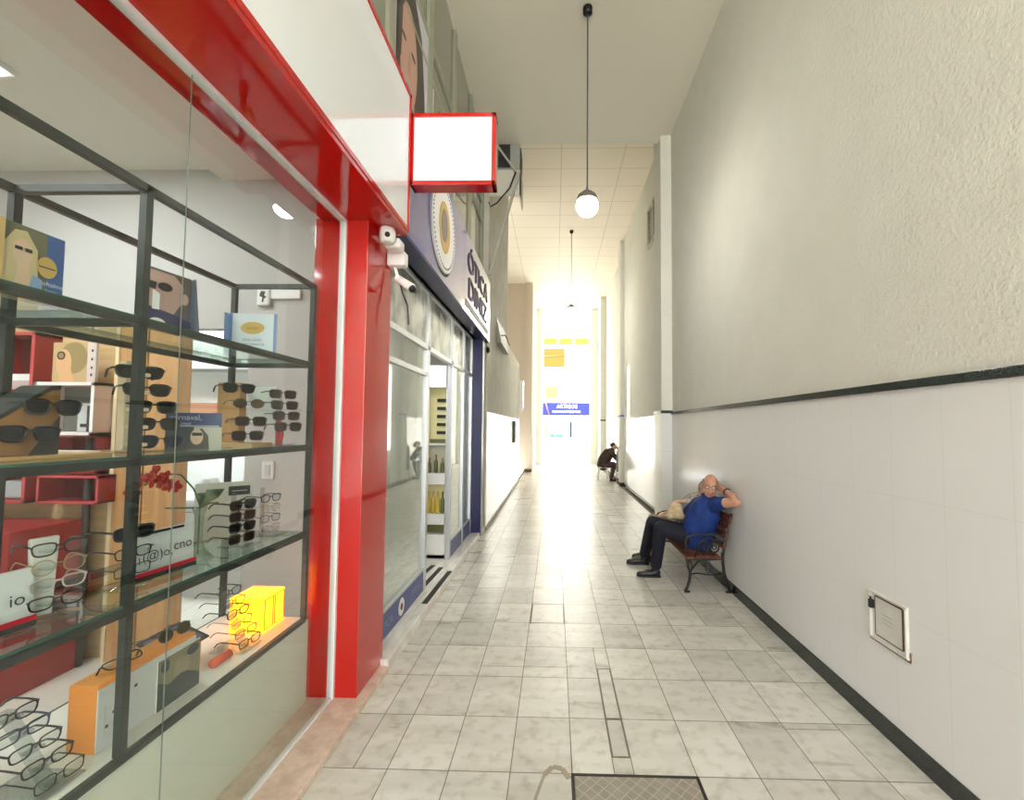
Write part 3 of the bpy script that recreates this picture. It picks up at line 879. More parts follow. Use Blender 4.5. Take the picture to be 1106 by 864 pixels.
# ------------------------------------------------------------------ second (blue) shop
b = MB(); b.box((-2.2, 2.985, 0), (-1.11, 7.0, .08)); struct(b.build('floor_step', M_marble, bevel=.005))
b = MB(); b.box((-1.30, 3.02, .08), (-1.28, 3.2, 3.0)); struct(b.build('wall_shop_edge', M_int_white))
b = MB(); b.box((-2.2, 3.25, 3.0), (-1.25, 7.0, 3.1)); struct(b.build('ceiling_blue_shop', M_int_white))
b = MB(); b.box((-2.2, 6.9, 0), (-1.26, 7.0, 3.1)); struct(b.build('wall_blue_shop_end', M_int_white))
w2o = bpy.data.objects.new('window_2', None); COL.objects.link(w2o); struct(w2o); w2o.location = (-1.26, 5, .08)
b = MB()
for y in (3.06, 4.25, 5.24, 5.95, 6.52): b.box((-1.30, y - .035, .08), (-1.245, y + .035, 3.0))
b.box((-1.295, 3.02, 2.405), (-1.245, 6.55, 2.455)); b.box((-1.295, 3.02, 2.145), (-1.25, 4.25, 2.19)); b.box((-1.295, 3.02, 2.96), (-1.245, 6.55, 3.0))
b.box((-1.295, 3.02, .27), (-1.25, 4.25, .30)); b.box((-1.295, 5.24, .27), (-1.25, 6.55, .30))
struct(b.build('frame', M_alu, w2o, bevel=.004))
for (ya, yb, za, zb) in ((3.09, 4.22, .30, 2.15), (3.09, 4.22, 2.19, 2.41), (5.27, 5.92, .30, 2.41), (5.98, 6.49, .30, 2.41)):
    b = MB(); b.box((-1.275, ya, za), (-1.267, yb, zb)); struct(b.build('pane', M_glass, w2o))
M_mottled = mat('mottled_grey', (206, 210, 204), .12, rgb2=(112, 116, 108), vscale=4.5, stretch=(1, 1, .6), coat=.4)  # opaque panes in blotchy pale and dark grey
for (ya, yb) in ((3.09, 4.22), (4.28, 5.21), (5.27, 5.92), (5.98, 6.49)):
    b = MB(); b.box((-1.275, ya, 2.455), (-1.265, yb, 2.96)); struct(b.build('mottled_pane', M_mottled, w2o))
M_kick = mat('blue_kick_band', (74, 84, 140), .4)
kb = thing('kick_band', 'blue band with white ring logo along the foot of the blue shop window', 'sign', (-1.26, 3.64, .08))
b = MB(); b.box((-1.272, 3.02, .08), (-1.252, 4.22, .275))
add_text(b, 'ÓTICA', .09, (-1.2515, 3.30, .165), (0, 1, 0), (0, 0, 1), 1); add_text(b, 'ÓTICA', .07, (-1.2515, 3.98, .18), (0, 1, 0), (0, 0, 1), 1)
b.build('band', [M_kick, mat('faint_lettering', (140, 150, 176), .5)], kb)
b = MB(); b.prism(ell2(0, 0, .065, .07, 24), (-1.2518, 3.62, .175), (0, 1, 0), (0, 0, 1), .003); b.prism(ell2(0, 0, .025, .028, 16), (-1.249, 3.62, .175), (0, 1, 0), (0, 0, 1), .003, 1)
b.build('ring_logo', [M_white, mat('logo_maroon', (110, 40, 60), .5)], kb)
b = MB(); b.box((-1.272, 5.28, .08), (-1.252, 6.5, .275)); tag(b.build('kick_band', M_kick), 'blue band along the foot of the farther blue shop panes', 'sign')
b = MB(); b.box((-1.262, 6.55, .03), (-1.10, 6.70, 3.0)); struct(b.build('trim_navy_post', M_navy, bevel=.003))
b = MB(); b.box((-1.262, 6.70, .08), (-1.12, 7.0, 3.0)); struct(b.build('wall_blue_shop_return', M_plaster_left))
b = MB(); b.box((-1.30, 2.99, 3.0), (-1.06, 6.9, 3.03)); struct(b.build('ceiling_navy_soffit', M_navy))
# door step grips
for (x0, y0, x1, y1) in ((-1.15, 3.92, -1.135, 4.80), (-1.285, 4.32, -1.262, 4.92), (-1.41, 4.55, -1.37, 4.99)):
    b = MB(); b.bar((x0, y0, .0805), (x1, y1, .0805), .052, .007)
    tag(b.build('anti_slip_strip', M_black, bevel=.002), {-1.15: 'long black anti slip strip nearest the edge of the marble step', -1.285: 'middle black anti slip strip on the marble doorstep', -1.41: 'innermost black anti slip strip on the marble doorstep'}[x0], 'strip', 'anti slip strips on the doorstep')

# tall display cabinet in the doorway
tc = thing('display_cabinet', 'tall white display cabinet with four coloured compartments in the blue shop doorway', 'cabinet', (-1.42, 5.33, .08))
b = MB()
b.box((-1.60, 5.25, .08), (-1.302, 5.42, .12)); b.box((-1.60, 5.40, .08), (-1.302, 5.44, 2.40)); b.box((-1.32, 5.25, .08), (-1.302, 5.42, 2.40)); b.box((-1.62, 5.25, .08), (-1.56, 5.42, 2.40))
for (za, zb) in ((.08, .36), (.48, .60), (.96, 1.09), (1.43, 1.45), (2.13, 2.40)): b.box((-1.60, 5.25, za), (-1.302, 5.42, zb))
b.build('body', M_white, tc)
M_comp = mat('compartment_yellow', (224, 214, 160), .6)
for (za, zb, mm) in ((.36, .48, mat('compartment_olive', (110, 112, 70), .6)), (.60, .96, M_comp), (1.09, 1.43, mat('compartment_cream', (206, 202, 180), .6)), (1.45, 2.13, M_comp)):
    b = MB(); b.box((-1.56, 5.38, za), (-1.32, 5.40, zb)); b.build('back_panel', mm, tc)  # back panels in plain yellow, cream and olive
b = MB(); b.box((-1.565, 5.245, .13), (-1.31, 5.252, .345)); b.box((-1.55, 5.243, .14), (-1.325, 5.247, .335), 1); b.build('lower_door', [M_alu_w, M_white], tc)
M_olive = mat('olive_bottle', (96, 100, 52), .4); M_yel = mat('mustard_bottle', (206, 176, 70), .4)
def small_bottle(x, z, h, m, label):
    b = MB(); b.lathe([(.022, 0), (.024, .01), (.024, h * .6), (.010, h * .75), (.010, h)], (x, 5.32, z), 12)
    tag(b.build('bottle', m), label, 'bottle', 'bottles in the doorway cabinet')
for k in range(4): small_bottle(-1.535 + k * .058, .602, .26, M_yel if k < 3 else M_olive, '%s small bottle on the lower shelf of the doorway cabinet' % ['leftmost mustard', 'second mustard', 'third mustard', 'olive right hand'][k])
for k in range(3): small_bottle(-1.53 + k * .08, 1.092, .18 + .04 * (k == 1), M_olive, '%s olive bottle on the middle shelf of the doorway cabinet' % ['left', 'taller centre', 'right'][k])
for k in range(5):
    b = MB(); b.box((-1.46, 5.36, 1.56 + k * .1), (-1.35, 5.385, 1.60 + k * .1)); b.build('price_label', M_dark_metal, tc)
b = MB(); b.box((-1.54, 5.355, 1.45), (-1.34, 5.385, 1.50)); b.build('green_tray', M_olive, tc)

# inside of the blue shop: wall shelves and a poster
for k, (z, lb) in enumerate(((2.02, 'highest'), (1.45, 'middle'), (.85, 'lowest'))):
    b = MB(); b.box((-2.2, 3.35, z), (-1.85, 4.9, z + .03)); tag(b.build('wall_shelf', M_white, bevel=.003), '%s white wall shelf inside the blue shop window' % lb, 'shelf', 'white shelves inside the blue shop')
po = MB(); po.box((-2.0, 4.50, .92), (-1.70, 4.52, 1.55))
print_on(po, [(1, rect2(0, .3, 0, .63)), (2, ell2(.16, .40, .09, .14)), (3, ell2(.15, .36, .055, .09)), (2, [(.05, 0), (.27, 0), (.24, .25), (.08, .25)])], (-2.0, 4.4995, .92), (1, 0, 0), (0, 0, 1))
add_text(po, 'SOLAR', .07, (-1.85, 4.496, 1.0), (1, 0, 0), (0, 0, 1), 4)
tag(po.build('poster', [M_white, mat('poster_pale', (206, 204, 186), .5), mat('poster_greyhair', (150, 146, 128), .5), mat('poster_skin', (214, 196, 170), .5), mat('poster_redtext', (190, 96, 90), .5)]), 'pale poster of a woman inside the first blue shop pane', 'poster')

# blue fascia sign with round emblem and raised letters
s2 = thing('shop_sign', 'blue fascia sign with round white emblem and raised dark letters', 'sign', (-1.15, 4.95, 3.01))
b = MB(); b.box((-1.25, 3.0, 3.01), (-1.055, 6.9, 3.97)); b.build('board', M_blue, s2, bevel=.004)
b = MB(); b.prism(ell2(0, 0, .41, .41, 48), (-1.056, 3.95, 3.50), (0, 1, 0), (0, 0, 1), .02); em = b.build('emblem', M_white, s2)
b = MB()
for k in range(60):
    a_ = 2 * PI * k / 60
    b.prism(ell2(.37 * math.cos(a_), .37 * math.sin(a_), .011, .011, 8), (-1.0355, 3.95, 3.50), (0, 1, 0), (0, 0, 1), .003)
b.build('dotted_ring', mat('ring_grey', (110, 112, 112), .5), em)
b = MB(); b.prism(ell2(0, 0, .19, .235, 32), (-1.0355, 3.95, 3.50), (0, 1, 0), (0, 0, 1), .004); b.prism(ell2(-.02, .01, .10, .15, 24), (-1.031, 3.95, 3.50), (0, 1, 0), (0, 0, 1), .003, 1)
b.build('gold_oval', [mat('gold_oval', (196, 160, 88), .4), mat('oval_grey', (128, 122, 116), .5)], em)
b = MB(); b.prism(ell2(0, 0, .425, .425, 48), (-1.066, 3.965, 3.49), (0, 1, 0), (0, 0, 1), .012); b.build('emblem_shadow', M_black, s2)  # shadow at the emblem's rim, drawn as an offset black disc
M_letter = mat('letter_dark', (66, 54, 66), .5)
b = MB(); add_text(b, 'ÓTICA', .36, (-1.055, 5.85, 3.66), (0, 1, 0), (0, 0, 1), 0, .012, 1.35); b.build('letters', M_letter, s2)
b = MB(); add_text(b, 'DINIZ', .36, (-1.055, 5.85, 3.33), (0, 1, 0), (0, 0, 1), 0, .012, 1.45); b.build('letters', M_letter, s2)
b = MB(); b.box((-1.06, 5.02, 3.08), (-1.05, 6.72, 3.16)); add_text(b, 'LENTES  E  ARMAÇÕES', .09, (-1.049, 5.87, 3.12), (0, 1, 0), (0, 0, 1), 1, 0, 1.4); b.build('strip', [mat('strip_brown', (112, 88, 84), .5), mat('strip_pale', (210, 200, 190), .5)], s2)

# upper glazed front above both shops
uf = bpy.data.objects.new('window_3', None); COL.objects.link(uf); struct(uf); uf.location = (-1.25, 2, 3.9)
b = MB(); b.box((-1.26, -2.5, 3.0), (-1.215, 7.0, 6.4)); struct(b.build('pane', M_pane_up, uf))
b = MB()
for y, w_ in ((-1.2, .1), (.4, .1), (2.2, .1), (2.98, .12), (3.93, .14), (4.92, .10), (5.9, .10), (6.9, .12)): b.box((-1.24, y - w_ / 2, 3.0), (-1.185, y + w_ / 2, 6.4))
for z, h_ in ((3.96, .05), (4.98, .05), (5.30, .06), (6.36, .08)): b.box((-1.24, -2.5, z - h_ / 2), (-1.192, 7.0, z + h_ / 2))
struct(b.build('mullion', M_frame_m, uf, bevel=.004))
pp = MB(); pp.box((-1.213, 3.05, 4.0), (-1.195, 3.85, 5.25))
print_on(pp, [(1, rect2(0.0, .8, 0, 1.25)), (2, [(.02, 0), (.02, 1.1), (.15, 1.22), (.42, 1.25), (.62, 1.05), (.72, .6), (.78, 0)]), (3, ell2(.30, .62, .21, .42)), (3, [(.18, 0), (.5, 0), (.44, .35), (.22, .35)]),
              (2, ell2(.18, .70, .055, .02)), (2, ell2(.40, .70, .055, .02)), (4, ell2(.30, .36, .07, .025)), (5, [(.27, .48), (.34, .48), (.32, .66), (.29, .66)]), (2, [(.05, 1.1), (.3, 1.2), (.14, .9), (.12, .5), (.04, .3)])],
         (-1.1945, 3.05, 4.0), (0, 1, 0), (0, 0, 1))
tag(pp.build('photo_poster', [M_white, mat('poster_lilac', (196, 198, 206), .4), mat('poster_darkhair', (54, 46, 42), .4), mat('poster_face', (190, 150, 132), .4), mat('poster_lips', (150, 90, 84), .4), mat('poster_nose', (176, 134, 118), .4)]), 'large photo poster of a dark haired woman on the upper glazing', 'poster')
pp = MB(); pp.box((-1.213, 4.06, 4.0), (-1.195, 4.80, 4.93))
print_on(pp, [(1, rect2(0, .74, 0, .93)), (2, ell2(.34, .55, .30, .35)), (3, ell2(.36, .40, .2, .3))], (-1.1945, 4.06, 4.0), (0, 1, 0), (0, 0, 1))
tag(pp.build('photo_poster', [M_white, mat('poster_greygreen', (124, 126, 112), .4), mat('poster_darkhair'), mat('poster_face')]), 'second dark photo poster on the upper glazing beyond the first', 'poster')

# air conditioner with bracket
ac = thing('air_conditioner', 'grey air conditioner unit on an angled wall bracket high on the left', 'air conditioner', (-.85, 7.05, 5.45))
b = MB(); b.box((-1.085, 6.9, 5.86), (-.60, 7.35, 6.28)); b.build('casing', mat('ac_grey', (150, 152, 146), .5), ac, bevel=.006)
b = MB(); b.box((-1.0, 6.885, 5.88), (-.755, 6.905, 6.26), 0); b.box((-.598, 6.95, 5.9), (-.585, 7.3, 6.24), 0)
for k in range(2): b.box((-.97 + k * .02, 6.878, 5.9), (-.965 + k * .02, 6.888, 6.24), 1)
b.build('dark_grille', [mat('ac_dark', (26, 28, 30), .5), mat('ac_fin', (120, 124, 122), .5)], ac)
b = MB(); b.box((-1.09, 6.92, 5.42), (-.575, 6.94, 5.86)); b.box((-.60, 6.92, 5.40), (-.575, 7.35, 5.86)); b.build('bracket_plate', mat('bracket_white', (206, 202, 190), .6), ac)
b = MB(); b.bar((-.60, 6.88, 5.80), (-1.07, 6.90, 4.10), .05, .04); b.bar((-1.02, 6.86, 6.30), (-.60, 6.88, 5.72), .03, .03); b.build('strut', mat('strut_grey', (176, 172, 160), .6), ac)
b = MB(); b.tube([(-.66, 6.86, 5.78), (-.75, 6.82, 5.5), (-.95, 6.8, 5.24), (-1.06, 6.84, 5.2), (-1.08, 6.80, 5.26)], .012, 6); b.build('cable', M_black, ac)

# ledge lamp and wall box on the left wall
lg = thing('awning_lamp', 'small grey wedge light hood on the left wall beyond the blue shop', 'lamp', (-1.05, 8.6, 3.2))
b = MB(); b.prism([(0, 0), (.10, .0), (.0, .50)], (-1.10, 8.0, 3.22), (1, 0, 0), (0, 0, 1), -1.3); b.build('hood', mat('hood_grey', (134, 134, 122), .5), lg)
b = MB(); b.tube([(-1.10, 8.2, 3.40), (-.95, 8.2, 3.40), (-.95, 9.0, 3.36)], .012, 6); b.build('rod', M_dark_metal, lg)
b = MB(); b.ell((-1.09, 6.98, 2.90), (.03, .05, .05), 14, 8); tag(b.build('cable_outlet', M_black), 'small black round fitting on the left wall beside the blue sign', 'fitting')
b = MB(); b.box((-1.10, 11.3, 1.25), (-1.03, 11.75, 1.82)); tag(b.build('meter_box', mat('meter_dark', (72, 74, 68), .5), bevel=.006), 'narrow dark box on the white tiles of the left wall', 'box')
lb_ = MB(); lb_.box((-1.14, 13.32, 2.2), (-.98, 13.6, 3.1)); tag(lb_.build('wall_lamp_box', M_white_gloss, bevel=.01), 'white light box fixed to the end of the low left wall', 'light')

# security cameras by the red pillar
c1 = thing('security_camera', 'white dome security camera under the fascia at the red pillar', 'camera', (-1.09, 2.74, 2.83))
b = MB(); b.lathe([(.030, -.045), (.044, -.035), (.050, .0), (.050, .035), (.046, .05)], (0, 0, .05), 24); b.build('dome', M_white, c1, world=False)
b = MB(); b.ell((0.012, -.036, .045), (.020, .016, .022), 16, 10); b.build('lens', M_black, c1, world=False)
b = MB(); b.box((-1.09 - .045, 2.79, 2.83), (-1.09 + .06, 2.90, 2.90)); b.build('mount', M_white, c1, bevel=.02, seg=3)
c2 = thing('security_camera', 'white bullet security camera hanging from a junction box past the red pillar', 'camera', (-1.1, 3.02, 2.72))
b = MB(); b.box((-1.165, 2.92, 2.76), (-1.04, 3.0, 2.86)); b.build('junction_box', M_white, c2, bevel=.012, seg=3)
b = MB(); b.tube([(-1.12, 2.96, 2.76), (-1.115, 3.0, 2.70), (-1.10, 3.02, 2.68)], .012, 8); b.build('arm', M_white, c2)
b = MB(); b.cone((-1.11, 2.99, 2.69), (-1.03, 3.04, 2.64), .026, .034, 16); bl = b.build('bullet', M_white, c2)
b = MB(); b.ell((-1.02, 3.03, 2.63), .028, 14, 8); b.build('lens', M_black, bl)
b = MB(); b.tube([(-1.10, 3.02, 2.66), (-1.09, 3.04, 2.60), (-1.06, 3.06, 2.52), (-1.05, 3.06, 2.38)], .006, 6); b.build('cable', M_black, c2)
# ------------------------------------------------------------------ eyewear
M_clear_lens = glass('clear_lens', (246, 249, 248), 0.05)
M_dark_lens = mat('dark_lens', (16, 20, 22), 0.2, spec=.3)
M_brown_lens = mat('brown_lens', (48, 34, 31), 0.2, spec=.3)
M_olive_lens = mat('olive_lens', (70, 60, 40), 0.2, spec=.3)
M_navy_lens = mat('navy_lens', (20, 24, 44), 0.2, spec=.3)
M_fr_black = mat('frame_black', (14, 15, 18), .35)
M_fr_brown = mat('frame_brown', (72, 48, 38), .3)
M_fr_gold = mat('frame_gold', (176, 150, 110), .3, metal=.6)
M_fr_clear = mat('frame_crystal', (196, 180, 176), .25)
M_fr_blue = mat('frame_navy', (34, 44, 78), .3)

def outline(shape, w, h, n=26):
    pts = []
    for i in range(n):
        a = 2 * PI * i / n
        c, s = math.cos(a), math.sin(a)
        p = {'round': 2.0, 'square': 4.0, 'way': 3.2, 'avi': 2.4}[shape]
        x = math.copysign(abs(c) ** (2 / p), c) * w
        z = math.copysign(abs(s) ** (2 / p), s) * h
        if shape == 'way': x *= 1 + .14 * (z / h)
        if shape == 'avi': x *= 1 + .18 * (z / h); z *= 1.0 if z > 0 else 1.2
        if shape == 'square': x *= 1 + .05 * (z / h)
        pts.append((x, z))
    return pts

_proto = {}
def glasses(style, loc, rot, label, group, cat=None):
    """style = (shape, rim radius, frame material, lens material)"""
    shape, rr, fm, lm = style
    key = (shape, rr, fm.name, lm.name)
    dark = lm is not M_clear_lens
    nm = 'sunglasses' if dark else 'eyeglasses'
    if key in _proto:
        o = dup(_proto[key], loc, rot, label, group); return o
    t = thing(nm, label, nm, loc, group=group, rot=rot)
    W, H = (.026, .019) if shape != 'round' else (.025, .023)
    if dark: W, H = .030, .023
    cx = W + .0095
    pts = outline(shape, W, H)
    b = MB()
    for sgn in (-1, 1):
        b.tube([(sgn * (cx + x), .0025 * (x / W) ** 2 * 0, z) for x, z in pts], rr, 6, closed=True)
    b.tube([(-.0105, 0, .006), (-.005, -.002, .0095), (.005, -.002, .0095), (.0105, 0, .006)], rr * 1.1, 6)
    for sgn in (-1, 1):
        b.tube([(sgn * (cx + W * .93), 0, .009), (sgn * (cx + W * 1.18), .003, .012)], rr * 1.25, 6)
    b.build('frame_front', fm, t, world=False)
    for sgn in (-1, 1):
        b = MB(); b.prism([(sgn * cx + x * .97, z * .97) for x, z in pts], (0, .0008, 0), (1, 0, 0), (0, 0, 1), -.0016)
        b.build('lens', lm, t, world=False)
    for sgn in (-1, 1):
        x = sgn * (cx + W * 1.18)
        b = MB(); b.tube([(x, .003, .012), (x, .05, .013), (x * .98, .10, .011), (x * .96, .122, .001), (x * .95, .14, -.018)], [rr * 1.15, rr * 1.15, rr * 1.15, rr * 1.3, rr * 1.1], 6)
        b.build('temple', fm, t, world=False)
    _proto[key] = t
    return t

S_thin = ('square', .0018, M_fr_black, M_clear_lens)
S_bold = ('way', .0026, M_fr_black, M_clear_lens)
S_blue = ('square', .0026, M_fr_blue, M_clear_lens)
S_round = ('round', .0017, M_fr_gold, M_clear_lens)
S_crys = ('way', .0024, M_fr_clear, M_clear_lens)
S_sun = ('way', .0034, M_fr_black, M_dark_lens)
S_sunb = ('square', .003, M_fr_brown, M_brown_lens)
S_avi = ('avi', .0018, M_fr_gold, M_olive_lens)
S_navy = ('avi', .0024, M_fr_blue, M_navy_lens)
S_round_sun = ('round', .0022, M_fr_brown, M_olive_lens)
R90 = PI / 2
Z0, Z1, Z2, Z3 = .543, 1.0395, 1.5415, 2.0295   # tops of the shelves
M_acryl = glass('acrylic', (236, 240, 240), .06)
M_beige_pl = mat('beige_display_plastic', (214, 196, 168), .4)

def stepped_stand(name, label, mats, xs, y0, y1, steps, zb):
    """clear riser: base plate, upright fin and a row of pegs"""
    t = thing(name, label, 'display stand', ((xs[0] + xs[1]) / 2, (y0 + y1) / 2, zb))
    b = MB(); b.box((min(xs) - .01, y0, zb), (max(xs) + .03, y1, zb + .008)); b.build('base', mats, t, bevel=.002)
    ym = (y0 + y1) / 2
    b = MB(); b.prism([(xs[0] - .012, zb + .006), (xs[1] + .012, zb + .006), (xs[1] - .002, steps[-1] + .01), (xs[1] - .035, steps[-1] + .01)], (0, ym + .014, 0), (1, 0, 0), (0, 0, 1), .028) if False else \
        b.prism([(xs[0] - .02, zb + .006), (xs[0] + .004, zb + .006), (xs[1] + .004, steps[-1] + .012), (xs[1] - .024, steps[-1] + .012)], (0, ym + .016, 0), (1, 0, 0), (0, 0, 1), .032)
    b.build('upright', mats, t, bevel=.002)
    for k, z in enumerate(steps):
        f = k / max(1, len(steps) - 1)
        x = xs[0] + (xs[1] - xs[0]) * f
        b = MB(); b.box((x - .002, ym - .022, z - .012), (x + .022, ym + .022, z - .004)); b.build('peg', mats, t)
    return t

# lower left: five pairs on a clear riser
zs = [.575, .620, .665, .710, .755]
stepped_stand('glasses_riser', 'clear stepped riser of spectacles in the lower left corner of the case', M_acryl, (-1.52, -1.67), 1.27, 1.41, zs, Z0)
for k, z in enumerate(zs):
    x = -1.51 - .036 * k
    nm = ['lowest', 'second from bottom', 'middle', 'fourth from bottom', 'top'][k]
    st = [S_thin, S_bold, S_bold, S_blue, S_bold][k]
    glasses(st, (x, 1.335 + .004 * (4 - k), z), (0, 0, R90 - .10), '%s pair of spectacles on the clear riser in the lower left corner' % nm, 'spectacles on the lower left riser')

# lower right: clear rack of six beside the glowing box
zs = [.578, .622, .666, .710, .756, .802]
stepped_stand('glasses_riser', 'clear stepped riser of spectacles in front of the glowing yellow box', M_acryl, (-1.53, -1.66), 2.12, 2.26, zs, Z0)
for k, z in enumerate(zs):
    st = [S_bold, S_thin, S_round, S_bold, S_thin, S_bold][k]
    glasses(st, (-1.515 - .026 * k, 2.19 + .006 * k, z), (0, 0, R90 - .15), '%s pair of spectacles on the clear riser beside the yellow box' % ['lowest', 'second from bottom', 'third from bottom', 'fourth from bottom', 'fifth from bottom', 'topmost'][k], 'spectacles on the riser by the yellow box')

# third shelf left: clear column of four
zs = [1.095, 1.150, 1.205, 1.260]
t = thing('glasses_column', 'white translucent column stand of four spectacles at the left of the third shelf', 'display stand', (-1.62, 1.36, Z1))
b = MB(); b.lathe([(.075, 0), (.075, .006), (.02, .012)], (-1.60, 1.365, Z1), 24); b.build('base', M_acryl, t)
b = MB(); b.prism([(-.025, 0), (.025, 0), (.034, .245), (-.034, .245)], (-1.625, 1.365, Z1 + .008), (.35, .94, 0), (0, 0, 1), .02); b.build('column', mat('frosted_acrylic', (222, 220, 214), .25), t, bevel=.006)
for k, z in enumerate(zs):
    b = MB(); b.box((-1.61, 1.345, z - .012), (-1.575, 1.385, z - .005)); b.build('peg', M_acryl, t)
    glasses([S_bold, S_crys, S_round, S_bold][k], (-1.565, 1.365, z), (0, 0, R90 - .38), '%s pair of spectacles on the white column at the left of the third shelf' % ['lowest', 'second lowest', 'second highest', 'highest'][k], 'spectacles on the white column')

# third shelf: stand behind the middle post
t = thing('glasses_stand', 'small clear stand of three dark pairs behind the middle post', 'display stand', (-1.63, 1.62, Z1))
b = MB(); b.lathe([(.07, 0), (.07, .006), (.018, .012), (.014, .03)], (-1.62, 1.645, Z1), 24); b.build('base', M_acryl, t)
b = MB(); b.tube([(-1.63, 1.645, Z1 + .01), (-1.63, 1.645, 1.245)], .012, 10); b.build('stem', M_acryl, t)
for k, (z, st, nm) in enumerate(((1.10, S_thin, 'lowest'), (1.165, S_bold, 'middle'), (1.24, S_sun, 'top'))):
    glasses(st, (-1.60, 1.645, z), (0, 0, R90 - .15), '%s pair on the small clear stand behind the middle post' % nm, 'pairs on the small clear stand')

# third shelf right: rows of four, two columns
for c_, y in ((0, 2.225), (1, 2.445)):
    t = thing('glasses_rack', 'clear four row rack of %s at the right end of the third shelf' % ('sunglasses' if c_ == 0 else 'thin spectacles'), 'display stand', (-1.64, y, Z1))
    b = MB(); b.box((-1.68, y - .06, Z1), (-1.54, y + .06, Z1 + .006)); b.build('base', M_acryl, t)
    b = MB(); b.box((-1.655, y - .012, Z1), (-1.645, y + .012, 1.30)); b.build('upright', M_acryl, t)
    for k in range(4):
        z = 1.075 + .056 * k
        st = (S_sunb, S_sun, S_sunb, S_sun)[k] if c_ == 0 else (S_crys, S_thin, S_round, S_bold)[k]
        glasses(st, (-1.60, y, z), (0, 0, R90 - .25), '%s %s on the four row rack at the right end of the third shelf' % (['lowest', 'second lowest', 'second highest', 'highest'][k], 'sunglasses' if c_ == 0 else 'spectacles'), 'rack pairs on the third shelf')

# second shelf: wooden riser with two sunglasses
M_riser = mat('brown_riser_wood', (150, 108, 62), .5, rgb2=(128, 90, 50), vscale=4, stretch=(1, 6, 1))
M_riser_dark = mat('riser_shade_and_lip', (46, 46, 42), .8)  # dark tone for the painted corner shade and the top lip
t = thing('wooden_riser', 'brown wooden wedge riser holding two sunglasses on the second shelf', 'display stand', (-1.66, 1.28, Z2))
b = MB(); b.prism([(1.02, Z2 + .012), (1.372, Z2 + .012), (1.372, 1.762), (1.345, 1.757), (1.22, 1.66), (1.02, 1.59)], (-1.60, 0, 0), (0, 1, 0), (0, 0, 1), -.10); b.build('block', M_riser, t, bevel=.003)
b = MB(); b.add([(-1.5975, 1.29, Z2 + .013), (-1.5975, 1.371, Z2 + .013), (-1.5975, 1.371, 1.68), (-1.5975, 1.345, 1.64)], [(0, 1, 2, 3)]); b.build('shaded_corner', M_riser_dark, t)  # shade on the lower corner, painted as a dark polygon
b = MB(); b.prism([(1.21, 1.668), (1.345, 1.772), (1.372, 1.775), (1.372, 1.763), (1.346, 1.758), (1.22, 1.662)], (-1.60, 0, 0), (0, 1, 0), (0, 0, 1), -.10); b.build('top_lip', M_riser_dark, t)
b = MB(); b.box((-1.92, .46, Z2), (-1.57, 1.52, Z2 + .012)); tag(b.build('wooden_tray', mat('light_tray_wood', (206, 166, 110), .5), bevel=.003), 'light wooden tray lying under the wedge riser on the second shelf', 'tray')
b = MB(); b.box((-1.90, 1.53, Z2), (-1.70, 1.60, Z2 + .012)); tag(b.build('white_ledge', M_white, bevel=.003), 'small white strip beside the wooden tray on the second shelf', 'strip')
glasses(S_sun, (-1.588, 1.343, 1.703), (0, 0, R90 - .12), 'upper sunglasses on the brown wedge riser of the second shelf', 'sunglasses on the wedge riser')
glasses(S_sun, (-1.588, 1.285, 1.620), (0, 0, R90 - .12), 'lower sunglasses on the brown wedge riser of the second shelf', 'sunglasses on the wedge riser')

# second shelf: tower of five sunglasses
t = thing('sunglasses_tower', 'beige tower stand of five dark sunglasses beside the middle post', 'display stand', (-1.66, 1.70, Z2))
b = MB(); b.box((-1.74, 1.62, Z2), (-1.58, 1.82, Z2 + .01)); b.build('base', M_acryl, t)
b = MB(); b.box((-1.705, 1.655, Z2 + .01), (-1.675, 1.70, 1.90)); b.build('post', M_beige_pl, t, bevel=.004)
for k in range(5):
    z = 1.585 + .068 * k
    b = MB(); b.bar((-1.69, 1.68, z - .012), (-1.60, 1.665, z - .012), .03, .014); b.build('arm', M_beige_pl, t, bevel=.003)
    glasses([S_navy, S_sun, S_sun, S_sun, S_sun][k], (-1.605 - .014 * max(0, k - 2), 1.745 - .019 * k, z), (0, 0, 1.0), '%s sunglasses on the beige tower beside the middle post' % ['lowest', 'second lowest', 'middle', 'second highest', 'topmost'][k], 'sunglasses on the beige tower')

# second shelf: wood block stand with four sunglasses
t = thing('wooden_block_stand', 'orange wooden block stand of four sunglasses on the second shelf', 'display stand', (-1.66, 2.22, Z2))
b = MB(); b.box((-1.77, 2.24, Z2 + .02), (-1.65, 2.29, 1.875)); b.build('block', M_wood, t, bevel=.003)
b = MB(); b.box((-1.78, 2.16, Z2), (-1.52, 2.32, Z2 + .02)); b.build('base', M_tan, t, bevel=.002)
for k, (x, z, st, nm) in enumerate(((-1.60, 1.598, S_sunb, 'lowest'), (-1.585, 1.672, S_sunb, 'second lowest'), (-1.60, 1.765, S_round_sun, 'second highest'), (-1.655, 1.845, S_sun, 'topmost'))):
    b = MB(); b.box((x - .06, 2.20, z - .012), (x, 2.245, z - .004)); b.build('peg', M_acryl, t)
    glasses(st, (x + .01, 2.225, z), (0, 0, .95), '%s sunglasses on the orange wooden block of the second shelf' % nm, 'sunglasses on the wooden block')

